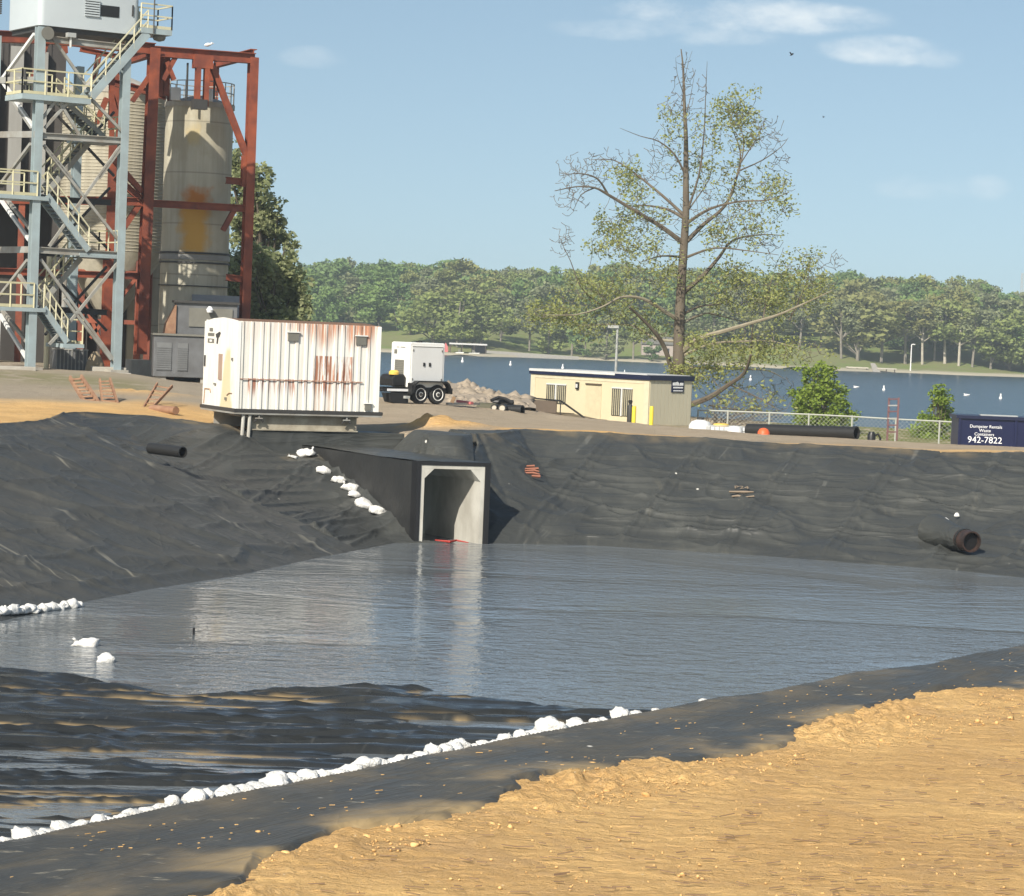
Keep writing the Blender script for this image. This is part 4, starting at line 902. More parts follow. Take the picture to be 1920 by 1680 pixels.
# red rack
pa, pb = P(1663, 826, 118), P(1681, 826, 117.4); rk = thing('ladder_rack', 'narrow dull red ladder standing upright at the lake fence', 'ladder', pa)
k = MB(); ht = 80 / F * 118
for q in (pa, pb): k.beam(q, q + Z3 * ht, .07); k.beam(q + Vector((.1, .5, 0)), q + Vector((.1, .5, ht)), .05)
k.build('upright', 'purple_rust', rk)
for i, fz in enumerate((.20, .36, .52, .68, .82, .97)):
    k = MB(); k.beam(pa + Z3 * ht * fz, pb + Z3 * ht * fz, .06); k.beam(pa + Z3 * ht * fz, pa + Vector((.1, .5, ht * fz)), .04); k.build('rung', 'galv' if i in (2, 4) else 'purple_rust', rk)

# ------------------------------------------------------------------ yard odds and ends
def ladder(p0, p1, q0, q1, n, r, mat, name, label, tread=0.0):   # left rail p0-p1, right rail q0-q1
    th = thing(name, label, 'ladder', (p0 + q0) / 2)
    for a, b in ((p0, p1), (q0, q1)):
        k = MB(); k.beam(a, b, r, r * 2.2); k.build('rail', mat, th)
    for i in range(n):
        f_ = (i + .4) / n; k = MB(); k.beam(p0.lerp(p1, f_), q0.lerp(q1, f_), tread or r, r * .8); k.build('rung', mat, th)
def yp(x, y, d, z): p = P(x, y, d); return p
ladder(P(166, 766, 83.5), P(131, 708, 85.3), P(192, 766, 83.0), P(152, 706, 84.8), 9, .07, 'rust_ladder', 'ramp_ladder', 'wide rusty stepped ramp leaning left on the yard edge', .14)
ladder(P(193, 766, 83.2), P(187, 712, 85.0), P(224, 768, 82.6), P(206, 711, 84.6), 9, .06, 'rust_ladder', 'ramp_ladder', 'narrower rusty stepped ramp propped upright beside the wide one', .12)
ladder(P(267, 768, 82.0), P(295, 719, 83.5), P(284, 766, 81.6), P(323, 724, 83.2), 6, .045, 'rust_ladder', 'metal_ladder', 'thin brown ladder leaning right beside the container')
k = MB(); k.tube([P(285, 766, 81.5), P(330, 770, 80.5)], .13, 10); tag(k.build('rusty_pipe', 'rust_ladder', None, True, P(300, 768, 81)), 'rusty pipe lying at the foot of the thin ladder', 'pipe')
# pile of pipe offcuts
pp_ = [((899, 764, 102.5), (931, 766, 102.0), .21, 'olive_pipe', 'olive pipe offcut with open pale end, leftmost of the pile'), ((945, 768, 101.4), (980, 769, 101.0), .20, 'dark_pipe', 'black pipe offcut at the right end of the pile'), ((925, 754, 102.6), (962, 757, 102.4), .15, 'dark_pipe', 'black pipe offcut on top of the pile'), ((926, 764, 101.0), (935, 765, 102.0), .13, 'dark_pipe', 'short black offcut with white end in the middle of the pile'), ((941, 765, 100.6), (950, 766, 101.9), .16, 'dark_pipe', 'short black offcut with round pale end right of the middle')]
for a, b, r_, mt, lab in pp_:
    a, b = P(*a), P(*b); th = thing('pipe_offcut', lab, 'pipe', a, 'pipe offcuts piled by the shore'); k = MB(); k.pipe(a, b, r_, r_ * .75, 16); k.build('pipe_body', mt, th, True)
    d_ = (b - a).normalized(); k = MB(); k.lathe(a + d_ * .03, [(r_ * .74, 0), (r_ * .74, .03)], 14, d_); k.build('end_cap', 'pale_end', th, True)
k = MB(); k.tube([P(921, 751, 102), P(935, 745, 102.2), P(948, 748, 102.2), P(962, 756, 102)], .07, 7); tag(k.build('hose_bend', 'rubber', None, True, P(935, 750, 102)), 'bent black hose draped over the pipe offcuts', 'hose', None)
# red tape and timber by the trailer
k = MB(); k.beam(P(858, 752, 101), P(885, 756, 100.5), .16, .10); tag(k.build('red_board', 'pink', None, False, P(870, 754, 101)), 'faded red board lying beside the trailer', 'board')
k = MB(); k.beam(P(838, 757, 99), P(898, 757, 101.5), .10, .08); tag(k.build('timber', 'pale_end', None, False, P(870, 757, 100)), 'long pale timber lying between trailer and pipes', 'timber')
k = MB(); k.beam(P(847, 755, 98.5), P(852, 744, 98.5), .14); tag(k.build('stump_post', 'wood', None, False, P(848, 755, 98.5)), 'short brown wooden post behind the trailer wheel', 'post')
# ------------------------------------------------------------------ stair tower
YT = 33.0
ta = Vector((math.cos(R(YT)), math.sin(R(YT)), 0)); tb = Vector((-ta.y, ta.x, 0))
C1 = PZ(56, 692, 4.2); C1.z = 4.2
def FP(x, y, off=0.0): return PP(x, y, C1 + tb * off, tb)         # on the plane of the right face, pushed back by off
def GP(x, y, off=0.0): return PP(x, y, C1 + ta * off, ta)         # on the plane of the left face
def foot_of(p, z=4.15): return Vector((p.x, p.y, z))
c1t = FP(75, 50); C1top = Vector((C1.x, C1.y, c1t.z)); c2 = FP(217, 690); C2 = Vector((c2.x, c2.y, 4.15)); TW = (C2 - C1).length
TD = 4.8
tower = thing('stair_tower', 'blue-grey steel stair tower with zigzag stairs under a white headhouse', 'tower', C1)
HB = c1t.z                                                    # underside of the headhouse
c2t = FP(247, 112)
for a, b, zt in ((0, 0, HB), (TW, 0, c2t.z), (0, TD, HB), (TW, TD, c2t.z)):
    o_ = C1 + ta * a + tb * b; k = MB(); k.ibeam(o_ + Z3 * -.1, Vector((o_.x, o_.y, zt)), .34, .34, up=tb); k.build('column', 'blue_steel', tower)
for a, b in ((0, 0), (TW, 0)):
    o_ = C1 + ta * a + tb * b; k = MB(); k.obox(o_ + Z3 * -.15, ta * .4, tb * .4, Z3 * .22); k.build('footing', 'concrete', tower)
# headhouse
hz1 = HB + 1.9; hw = (FP(263, 62) - FP(75, 50)).length
hf = Fr(Vector((C1.x, C1.y, 0)) - ta * .12 - tb * .12, YT)
k = MB(); rc = .25; pts = []
for cx, cy, a0 in ((rc, rc, 180), (hw - rc, rc, 270), (hw - rc, 3.4 - rc, 0), (rc, 3.4 - rc, 90)):
    for q in range(5): an = R(a0 + q * 22.5); pts.append(hf.p(cx + rc * math.cos(an), cy + rc * math.sin(an), HB + .06))
k.prism(pts, Z3 * 1.9); hh_ = k.build('headhouse', 'headhouse', tower, True)
k = MB(); hf.box(k, .15, hw - .1, .15, 3.25, HB - .14, HB + .055); k.build('soffit', 'dark_steel', tower)
def hpos(x, y): p = FP(x, y, -.12); return (p - hf.o).dot(ta), p.z
def hbox(mb, x0, y0, x1, y1, d0, d1):
    a0, zt = hpos(x0, y0); a1, zb = hpos(x1, y1 - (x1 - x0) * .07); return hf.box(mb, a0, a1, -d1, -d0, zb, zt)
k = MB(); hbox(k, 189, 9, 223, 36, 0.004, .02); k.build('window', 'black', hh_)
k = MB(); hbox(k, 160, 0, 185, 32, 0.003, .02); lv_ = k.build('louver', 'dark_steel', hh_)
k = MB(); a0, zt = hpos(160, 0); a1, zb = hpos(185, 32)
for i in range(7): zz_ = zb + (zt - zb) * i / 6.2; hf.box(k, a0 - .02, a1 + .02, -.07, -.021, zz_, zz_ + .06)
k.build('slat', 'headhouse', lv_)
k = MB()
pL, pT = GP(0, 24), GP(9, 0)
for i in range(8): z_ = GP(5, 26 - i * 4).z; k.obox(Vector((0, 0, z_)) + Vector((GP(3, 12).x, GP(3, 12).y, 0)) - ta * .15, ta * .03, tb * .35, Z3 * .03)
k.build('louver', 'dark_steel', hh_)
k = MB(); a_, z_ = hpos(249, 10); hf.box(k, a_ - .03, a_ + .03, -.05, 0, z_ - .45, z_); k.build('slot', 'dark_steel', hh_)
k = MB(); pc = FP(90, 62, -.35); k.lathe(pc, [(.27, 0), (.26, .06), (.18, .10), (.08, .25)], 20, tb); k.build('floodlight', 'vent_grey', tower, True)
k = MB(); pc = FP(133, 66, -.3); k.obox(pc, ta * .18, tb * .12, Z3 * .09); k.beam(pc, pc - Z3 * .5, .08); k.build('flood_lamp', 'galv', tower)
# platform at the top right
def deck(name, x0, y0, x1, y1, off0, off1, th=.22, mat='blue_steel'):
    p, q = FP(x0, y0, off0), FP(x1, y1, off0); z_ = (p.z + q.z) / 2; a0, a1 = (p - C1).dot(ta), (q - C1).dot(ta)
    k = MB(); fr_ = Fr(C1, YT); fr_.box(k, a0, a1, off0, off1, z_ - C1.z - th, z_ - C1.z); k.build(name, mat, tower); return a0, a1, z_
def rail(pts, h=1.0, mat='cream_steel', n=None, name='railing', r=.028, toe_=True):
    k = MB()
    for i in range(len(pts) - 1):
        a, b = pts[i], pts[i + 1]; m_ = n or max(1, int(round((b - a).length / 1.1)))
        for f_ in (1.0, .52): k.beam(a + Z3 * h * f_, b + Z3 * h * f_, r * 2)
        if toe_: k.beam(a + Z3 * .07, b + Z3 * .07, .02, .12)
        for j in range(m_ + 1): q = a.lerp(b, j / m_); k.beam(q, q + Z3 * h, r * 2)
    return k.build(name, mat, tower)
fr_ = Fr(C1, YT)
a0, a1, zp = deck('platform', 265, 52, 323, 56, -.3, 1.2)
rail([fr_.p(a0, -.25, zp - C1.z), fr_.p(a1, -.25, zp - C1.z), fr_.p(a1, 1.15, zp - C1.z), fr_.p(a0 + .5, 1.15, zp - C1.z)])
k = MB(); pc = fr_.p(a1 - .35, .2, zp - C1.z - .24); k.lathe(pc - Z3 * .2, [(.05, -.02), (.22, .03), (.27, .12), (.27, .2)], 16); k.build('beacon', 'vent_grey', tower, True)
k = MB(); q = FP(288, 62, -.34); k.beam(q, q + Z3 * 1.6, .05); k.build('antenna_post', 'dark_steel', tower)
# landings
b0, b1, zl = deck('landing', 42, 177, 171, 183, -.25, 1.6)
rail([fr_.p(b0, -.2, zl - C1.z), fr_.p(b1, -.2, zl - C1.z)], 1.0, 'yellow_rail'); rail([fr_.p(b0, 1.5, zl - C1.z), fr_.p(b1 - 1, 1.5, zl - C1.z)], 1.0, 'yellow_rail'); rail([fr_.p(b0, -.2, zl - C1.z), fr_.p(b0, 1.5, zl - C1.z)], 1.0, 'yellow_rail')
def stairs(x0, y0, x1, y1, off, mat='blue_steel', railmat='cream_steel', w_=.85, sw=.26, rails=True, n=13):
    p, q = FP(x0, y0, off), FP(x1, y1, off); bk = tb * w_
    st = MB(); st.beam(p, q, .06, sw); a = st.build('stringer', mat, tower); st = MB(); st.beam(p + bk, q + bk, .06, sw); st.build('stringer', mat, tower)
    k = MB()
    for i in range(n + 1):
        c_ = p.lerp(q, i / n); k.obox(c_ + bk / 2 + Z3 * .02, ta * .14, bk / 2, Z3 * .02)
    k.build('tread', 'tread', tower)
    if rails:
        k = MB()
        for o_ in (Vector((0, 0, 0)), bk):
            for h_ in (.95, .5): k.beam(p + o_ + Z3 * h_, q + o_ + Z3 * h_, .05)
            for i in range(5): c_ = p.lerp(q, i / 4) + o_; k.beam(c_, c_ + Z3 * .95, .05)
        k.build('handrail', railmat, tower)
stairs(171, 182, 277, 62, -.25, sw=.34)
stairs(90, 358, 172, 262, 1.5, 'grey_steel', 'yellow_rail', sw=.22)
stairs(88, 366, 166, 470, -.15, n=14)
stairs(84, 562, 152, 484, 1.3, 'grey_steel', 'yellow_rail', sw=.22)
stairs(82, 577, 126, 642, -.15)
stairs(120, 188, 195, 256, 1.5, 'grey_steel', 'yellow_rail', sw=.2)
for (x0, y0, x1, y1, o0, o1) in ((-70, 362, 92, 366, -.25, 1.8), (-70, 572, 86, 578, -.25, 1.8), (150, 474, 222, 478, -.1, 2.0), (165, 258, 235, 262, 0, 2.2), (118, 644, 158, 646, -.2, 1.6)):
    c0, c1_, z_ = deck('landing', x0, y0, x1, y1, o0, o1, .16)
    if x0 < 100: rail([fr_.p(c0, -.2, z_ - C1.z), fr_.p(0 if y0 < 500 else 0, -.2, z_ - C1.z)], 1.0, 'yellow_rail', name='railing'); rail([fr_.p(c0, 1.7, z_ - C1.z), fr_.p(c1_ - .3, 1.7, z_ - C1.z)], 1.0, 'yellow_rail')
    else: rail([fr_.p(c0 + .3, o1 - .1, z_ - C1.z), fr_.p(c1_, o1 - .1, z_ - C1.z), fr_.p(c1_, 0, z_ - C1.z)], 1.0, 'yellow_rail')
# horizontals and braces of the right face
def mem(x0, y0, x1, y1, w_, mat='grey_steel', off=.0, nm='brace', pl=FP):
    k = MB(); k.beam(pl(x0, y0, off), pl(x1, y1, off), w_, w_); k.build(nm, mat, tower)
for (x0, y0, x1, y1) in ((72, 254, 238, 264), (62, 468, 224, 478), (84, 72, 244, 90)):
    k = MB(); k.ibeam(FP(x0, y0, .0), FP(x1, y1, .0), .2, .26); k.build('girt', 'grey_steel', tower)
for q in ((98, 70, 160, 158), (106, 186, 80, 222), (112, 192, 148, 252), (130, 188, 84, 240), (172, 186, 232, 250), (82, 272, 134, 334), (228, 276, 186, 334), (84, 276, 228, 458), (226, 486, 132, 602), (76, 486, 214, 676), (132, 602, 92, 646), (228, 270, 92, 462), (120, 560, 208, 674)):
    mem(*q, .11)
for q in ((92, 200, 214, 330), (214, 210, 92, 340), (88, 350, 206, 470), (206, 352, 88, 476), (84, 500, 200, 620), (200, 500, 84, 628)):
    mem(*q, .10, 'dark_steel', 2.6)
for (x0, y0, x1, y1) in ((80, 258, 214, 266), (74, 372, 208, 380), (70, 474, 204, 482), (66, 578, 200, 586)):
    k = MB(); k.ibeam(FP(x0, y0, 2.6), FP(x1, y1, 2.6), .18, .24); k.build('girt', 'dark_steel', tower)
# braces of the left face (white in the sun)
for q in ((65, 64, 3, 150), (3, 150, 62, 238), (58, 270, 4, 342), (60, 240, 16, 176), (0, 372, 55, 450), (8, 368, 58, 430), (52, 488, 0, 555), (36, 516, 56, 545), (0, 590, 50, 672), (4, 582, 50, 640)):
    mem(*q, .13, 'white_soft' if q[0] in (65, 3, 0) else 'grey_steel', 0, 'brace', GP)
for y in (252, 468, 150): 
    k = MB(); k.beam(GP(68 if y < 300 else 60, y), GP(-60, y + 1), .2, .26); k.build('girt', 'grey_steel', tower)
mem(46, 130, 48, 178, .1, 'dark_steel', 1.0)

# ------------------------------------------------------------------ dark process building behind the tower
def Dp(x, y, d): return P(x, y, d)
k = MB(); fbk = Fr(Vector((P(-420, 690, 122).x, 119.5, 3.8)), 12)
wd = 14.6
bld = thing('process_building', 'dark clad plant building in shade behind the stair tower', 'building', fbk.o)
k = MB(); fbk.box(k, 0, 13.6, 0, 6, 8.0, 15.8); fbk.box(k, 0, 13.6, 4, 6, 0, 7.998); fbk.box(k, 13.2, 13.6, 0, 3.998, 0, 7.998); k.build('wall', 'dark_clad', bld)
for a_ in (9.3, 11.6): k = MB(); fbk.box(k, a_, a_ + .3, .1, .4, 0, 7.997); k.build('column', 'red_steel', bld)
k = MB()
for i in range(52): fbk.box(k, .1 + i * .25, .16 + i * .25, -.05, -.002, 8.02, 15.78)
k.build('cladding_rib', 'dark_clad', bld)
for a, z0, z1, w_ in ((11.0, 8.3, 15.2, .62), (12.35, 8, 15, .4), (10.2, 9, 14.6, .35)):
    k = MB(); fbk.box(k, a, a + w_, -.5, -.06, z0, z1); k.build('duct', 'grey_clad', bld)
k = MB(); fbk.box(k, 9.8, 10.9, -1.2, -.3, 0, 2.3); k.build('panel', 'white_soft', bld)
for x in (88, 100, 118):
    k = MB(); p = P(x, 640, 112.5); k.tube([Vector((p.x, p.y, 4)), Vector((p.x, p.y, 9.2))], .12, 8); tag(k.build('riser_pipe', 'cream_steel' if x == 88 else 'grey_steel', bld, True))
p0_, p1_ = P(92, 600, 124.2), P(236, 600, 124.6)
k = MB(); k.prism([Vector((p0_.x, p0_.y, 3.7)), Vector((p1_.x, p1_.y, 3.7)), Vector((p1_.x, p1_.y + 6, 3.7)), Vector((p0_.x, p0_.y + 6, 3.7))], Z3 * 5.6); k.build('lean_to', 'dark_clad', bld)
# silos
def silomat(name, c, c2, rust):
    m, t, b = newmat(name); o = t.obj(); x_, y_, z_ = t.xyz(o)
    stv = t.noise(t.scale(o, (2.2, 2.2, .16)), 1.5, 6, .65); cc = t.mix(t.step(stv, .38, .64), c, c2)
    cc = t.mix(t.math('MULTIPLY', t.step(t.noise(o, .45, 5, .6), .48, .66), .5), cc, (.30, .26, .17))
    band = t.math('PINGPONG', z_, 1.15); cc = t.mix(t.math('MULTIPLY', t.step(band, .045, .015), .5), cc, (.16, .15, .12))
    for rx, w_, z0, z1, col, am in rust:
        wob = t.math('MULTIPLY', t.math('SUBTRACT', t.noise(o, 1.6, 4, .6), .5), .9)
        mx_ = t.step(t.math('ABSOLUTE', t.math('SUBTRACT', t.math('ADD', x_, wob), rx)), w_, w_ * .35)
        mz = t.math('MULTIPLY', t.step(t.math('ADD', z_, wob), z0 - .25, z0 + .25), t.step(t.math('ADD', z_, wob), z1 + .15, z1 - .35))
        cc = t.mix(t.math('MULTIPLY', t.math('MULTIPLY', mx_, mz), am), cc, col)
    t.put(b.inputs['Base Color'], cc); b.inputs['Roughness'].default_value = .75; b.inputs['Specular IOR Level'].default_value = .25
    return m
sc1 = P(361, 600, 117.3); sc1.z = 3.9; SR = 1.54
ztop = P(361, 190, 117.3 - SR).z
silo = thing('storage_silo', 'tall pale concrete silo with an orange rust patch in the red frame', 'silo', sc1)
rz = lambda y: P(361, y, 115.8).z - 3.9
sm = silomat('silo_pale', (.43, .405, .32), (.36, .335, .26), [(.15, .80, rz(400), rz(352), (.40, .15, .03), 1.0), (.12, .85, rz(476), rz(380), (.50, .28, .05), .95), (-.05, .38, rz(270), rz(235), (.48, .36, .14), .5)])
k = MB(); k.lathe(sc1, [(SR, 0), (SR, ztop - 3.9 - .02)], 48); k.build('shell', sm, silo, True)
k = MB(); k.lathe(Vector((sc1.x, sc1.y, ztop - .2)), [(SR + .05, 0), (SR + .05, .22), (SR - .1, .25), (.3, .6)], 40); k.build('roof_ring', 'concrete', silo, True)
for yy, th, mt in ((474, .09, 'dark_steel'), (482, .24, 'grey_clad'), (492, .08, 'dark_steel'), (536, .05, 'dark_steel')):
    zz_ = P(361, yy, 115.8).z; k = MB(); k.lathe(Vector((sc1.x, sc1.y, zz_ - th / 2)), [(SR + .07, 0), (SR + .07, th)], 40); k.build('band', mt, silo, True)
k = MB()
for i in range(20):
    an = 2 * math.pi * i / 20; an2 = 2 * math.pi * (i + 1) / 20; q = Vector((sc1.x + SR * math.cos(an), sc1.y + SR * math.sin(an), ztop)); q2 = Vector((sc1.x + SR * math.cos(an2), sc1.y + SR * math.sin(an2), ztop))
    k.beam(q, q + Z3 * .95, .04)
    for h_ in (.5, .95): k.beam(q + Z3 * h_, q2 + Z3 * h_, .04)
k.build('railing', 'grey_steel', silo)
k = MB(); q = Vector((sc1.x, sc1.y - SR - .0, 0)); [k.obox(Vector((q.x + dx, q.y - .02, ztop + .3)), Vector((.2, 0, 0)), Vector((0, .2, 0)), Vector((0, 0, .28))) for dx in (-.9, .55)]; k.build('hatch', 'white_soft', silo)
sc2 = P(205, 600, 122); sc2.z = 3.9; SR2 = 2.5
z2t = P(205, 168, 119.5).z; z2b = P(205, 474, 119.5).z
silo2 = thing('hopper_silo', 'broad ribbed hopper silo with cone bottom behind the stairs', 'silo', sc2)
m2 = silomat('silo_tan', (.40, .37, .29), (.32, .295, .23), [])
k = MB(); k.lathe(Vector((sc2.x, sc2.y, 0)), [(.5, z2b - 3.0), (SR2, z2b), (SR2, z2t)], 48); k.build('shell', m2, silo2, True)
k = MB()
for i in range(46):                                            # wound seam ribs
    z_ = z2b + .1 + i * .155
    if z_ < z2t - .05: k.lathe(Vector((sc2.x, sc2.y, z_)), [(SR2 + .002, 0), (SR2 + .03, .03), (SR2 + .002, .06)], 40)
k.build('rib', m2, silo2, True)
k = MB(); k.lathe(Vector((sc2.x, sc2.y, z2t)), [(SR2 + .04, -.1), (SR2 + .04, .1), (.4, .9)], 40); k.build('roof', 'concrete', silo2, True)
for sx_ in (-1.6, 1.6):
    for sy_ in (-1.6, 1.6):
        k = MB(); k.beam(Vector((sc2.x + sx_, sc2.y + sy_, 3.8)), Vector((sc2.x + sx_, sc2.y + sy_, z2b + .3)), .3); k.build('leg', 'red_steel', silo2)
k = MB()
for z_ in (z2b - .9, z2b - 3.2): k.beam(Vector((sc2.x - 1.6, sc2.y - 1.6, z_)), Vector((sc2.x + 1.6, sc2.y - 1.6, z_)), .2)
k.beam(Vector((sc2.x - 1.6, sc2.y - 1.6, z2b - .9)), Vector((sc2.x + .0, sc2.y - 1.6, 5.0)), .16); k.beam(Vector((sc2.x + 1.6, sc2.y - 1.6, z2b - .9)), Vector((sc2.x - .6, sc2.y - 1.6, 5.4)), .16)
k.build('brace', 'red_steel', silo2)
sc3 = P(272, 600, 126); sc3.z = 3.8
silo3 = thing('storage_silo', 'shaded grey silo between the hopper silo and the rust-patched one', 'silo', sc3)
z3t = P(272, 186, 124).z
k = MB(); k.lathe(Vector((sc3.x, sc3.y, 3.8)), [(1.5, 0), (1.5, z3t - 3.8)], 40); k.build('shell', m2, silo3, True)
k = MB(); k.lathe(Vector((sc3.x, sc3.y, z3t - .1)), [(1.56, 0), (1.56, .2), (.3, .6)], 40); k.build('roof_ring', 'concrete', silo3, True)

# ------------------------------------------------------------------ red gantry frame
YR = 24.0
ra = Vector((math.cos(R(YR)), math.sin(R(YR)), 0)); rb = Vector((-ra.y, ra.x, 0))
G0 = P(263, 660, 114)
def RP(x, y, off=0.0): return PP(x, y, G0 + rb * off, rb)
gan = thing('red_gantry', 'rust-red steel frame standing around the silos', 'gantry', Vector((G0.x, G0.y, 3.8)))
def rbeam(x0, y0, x1, y1, w_, h_=None, off=0.0, nm='beam', mat='red_steel'):
    k = MB(); k.ibeam(RP(x0, y0, off), RP(x1, y1, off), w_, h_ or w_, up=(0, 0, 1) if abs(x1 - x0) > abs(y1 - y0) else rb); k.build(nm, mat, gan)
rbeam(263, 664, 289, 90, .46, .50, nm='column'); rbeam(457, 640, 475, 108, .40, .44, nm='column')
rbeam(-120, 64, 100, 72, .4, .5); rbeam(100, 72, 290, 92, .4, .5); rbeam(288, 96, 478, 110, .36, .46); rbeam(196, 150, 330, 186, .3, .3, 3.0)
rbeam(-120, 372, 262, 378, .34, .36); rbeam(262, 380, 460, 391, .32, .32); rbeam(-120, 504, 262, 518, .3, .3); rbeam(424, 520, 460, 524, .25, .3); rbeam(424, 338, 466, 342, .3, .3)
for q in ((398, 124, 462, 292, .26), (460, 292, 458, 350, .3), (440, 392, 418, 432, .22), (216, 332, 262, 372, .28), (262, 382, 222, 442, .24), (266, 360, 214, 300, .24), (312, 116, 326, 150, .2), (282, 140, 248, 190, .2), (330, 105, 305, 150, .2), (90, 75, 60, 150, .2)):
    rbeam(*q[:4], q[4], nm='brace')
for x in (372, 388):                                           # hoist hanging in front of the silo
    k = MB(); k.ibeam(RP(x, 116, -.3), RP(x - 3, 200, -.3), .22, .28, up=rb); k.build('hoist_leg', 'red_steel', gan)
k = MB(); k.obox(RP(374, 196, -.3), ra * .32, rb * .2, Z3 * .22); k.build('hoist_head', 'dark_steel', gan)
k = MB(); k.obox(RP(380, 116, -.2), ra * .42, rb * .25, Z3 * .3); k.build('trolley', 'red_steel', gan)
for x in (301, 313):
    k = MB(); k.ibeam(RP(x, 104, .5), RP(x - 2, 180, .5), .26, .26, up=rb); k.build('hoist_leg', 'red_steel', gan)
for x in (352, 403):
    k = MB(); k.tube([RP(x, 118, .1), RP(x - 2, 186, .1)], .05, 6); k.build('cable', 'dark_steel', gan, True)
for (x0, y0, x1, y1) in ((120, 70, 122, 100), (150, 92, 240, 110), (210, 130, 208, 240), (186, 100, 176, 150), (200, 184, 180, 232), (218, 176, 232, 226)):
    rbeam(x0, y0, x1, y1, .22, .22, 1.2, 'strut')
k = MB(); q = RP(262, 660); k.obox(Vector((q.x, q.y, 4.1)), ra * .5, rb * .5, Z3 * .5); k.build('pedestal', 'concrete', gan)
# rear legs of the frame
for x, y in ((263, 664), (457, 640)):
    k = MB(); q = RP(x, y); q2 = q + rb * 6; zt = RP(289 if x < 300 else 475, 100).z; k.ibeam(Vector((q2.x, q2.y, 3.7)), Vector((q2.x, q2.y, zt)), .4, .4, up=rb); k.build('column', 'red_steel', gan)
    k = MB(); k.ibeam(Vector((q.x, q.y, zt)) , Vector((q2.x, q2.y, zt)), .3, .4); k.build('beam', 'red_steel', gan)
# white gull on the top beam
p = RP(389, 94) + Z3 * .2; k = MB(); k.lathe(p - ra * .16, [(.01, 0), (.07, .08), (.09, .18), (.06, .28), (.015, .38)], 10, ra + Z3 * .25); k.lathe(p + ra * .18 + Z3 * .12, [(.01, -.05), (.05, 0), (.03, .05), (.008, .12)], 8, ra)
tag(k.build('gull', 'bag', None, True, p), 'white gull perched on the red top beam', 'gull')

# ------------------------------------------------------------------ plant boxes at the foot of the silos
p = P(287, 702, 107.5); fe = Fr(Vector((p.x, p.y, 3.85)), 12); zt = P(288, 628, 107.5).z - 3.85
enc = thing('generator_enclosure', 'grey louvred steel enclosure standing on blocks below the silo', 'enclosure', fe.o)
k = MB(); fe.box(k, 0, 2.6, 0, 1.3, .18, zt); k.build('housing', 'grey_panel', enc, bevel=.03)
k = MB(); fe.box(k, -.06, 2.66, -.08, 1.35, zt + .002, zt + .08); k.build('lid', 'vent_grey', enc)
for a0, w_ in ((.12, .62), (1.0, .42)):
    k = MB(); fe.box(k, a0, a0 + w_, -.03, -.001, .45, zt - .3); lv_ = k.build('vent', M('vent_dim', (.16, .165, .165), .6), enc)
    k = MB(); [fe.box(k, a0, a0 + w_, -.05, -.03, .48 + i * .09, .51 + i * .09) for i in range(int((zt - .85) / .09))]; k.build('louver', 'grey_panel', lv_)
for a0 in (.1, 2.0): k = MB(); fe.box(k, a0, a0 + .45, .1, 1.2, -.1, .178); k.build('skid', 'concrete', enc)
k = MB(); p = P(352, 600, 109.5); fe2 = Fr(Vector((p.x, p.y, 3.85)), 12); mc = thing('machine_shed', 'dark rusty machinery housing beside the silo base', 'machinery', fe2.o)
zt2 = P(352, 568, 109.5).z - 3.85
k = MB(); fe2.box(k, -.5, 2.1, 0, 1.2, 0, zt2); k.build('housing', 'grey_panel', mc); k = MB(); k.prism([fe2.p(-1.3, -.1, 0), fe2.p(-.5, -.1, 0), fe2.p(-.5, -.1, zt2 - .1), fe2.p(-.9, -.1, zt2 - .9)], fe2.b * 1.2); k.build('chute', 'rust_ladder', mc)
k = MB(); fe2.box(k, -.6, 2.2, -.12, 1.3, zt2, zt2 + .10); k.build('roof', 'dark_steel', mc); k = MB(); fe2.box(k, .05, 1.9, -.06, -.002, zt2 - 1.0, zt2 - .2); k.build('screen', 'vent_grey', mc)
k = MB(); k.lathe(fe2.p(.9, -.3, zt2 - .25), [(.12, -.12), (.16, 0), (.06, .14)], 10); k.build('lamp', 'letter', mc, True)
p = P(365, 552, 114.5); k = MB(); f3 = Fr(Vector((p.x, p.y, p.z)), 10); f3.box(k, -.1, 2.0, 0, .5, -.95, 0); f3.box(k, .2, 1.8, .1, .4, -3.2, -.95); tag(k.build('blue_hopper', M('slate', (.16, .18, .21), .5), None, False, f3.o), 'slate blue steel bin between the silo and the red column', 'bin')
p = P(130, 690, 108); f4 = Fr(Vector((p.x, p.y, 4.0)), 20); bx = thing('caged_crate', 'grey slatted crate standing between the tower legs', 'crate', f4.o)
k = MB(); f4.box(k, -.55, .75, 0, 1, .1, .98); k.build('crate_body', 'grey_panel', bx); k = MB(); [f4.box(k, -.57 + i * .16, -.53 + i * .16, -.03, -.002, .1, 1.0) for i in range(9)]; f4.box(k, -.58, .78, -.04, 1.02, .982, 1.03); k.build('slat', 'grey_steel', bx); k = MB(); f4.box(k, -.5, .7, .05, .95, 0, .098); k.build('pallet', 'wood', bx)
p = P(178, 692, 107.5); k = MB(); k.lathe(Vector((p.x, p.y, 4.0)), [(.36, 0), (.42, .2), (.36, .5), (.2, .85), (.08, .98)], 14); tag(k.build('sack_heap', M('sack', (.30, .24, .16), .9), None, True, Vector((p.x, p.y, 4))), 'brown bulging sack beside the grey crate', 'sack')
for x, y, d, w_, h_, lab in ((228, 722, 105.5, .38, .5, 'square concrete block at the foot of the red column'), (205, 702, 106.5, .7, .3, 'low concrete block under the right tower leg'), (20, 700, 103, 1.0, .28, 'long low concrete slab beside the left tower leg')):
    p = P(x, y, d); k = MB(); f5 = Fr(p, 15); f5.box(k, -w_, w_, 0, .8, 0, h_); tag(k.build('concrete_block', 'concrete', None, False, p, .02), lab, 'block', 'concrete blocks at the tower foot')
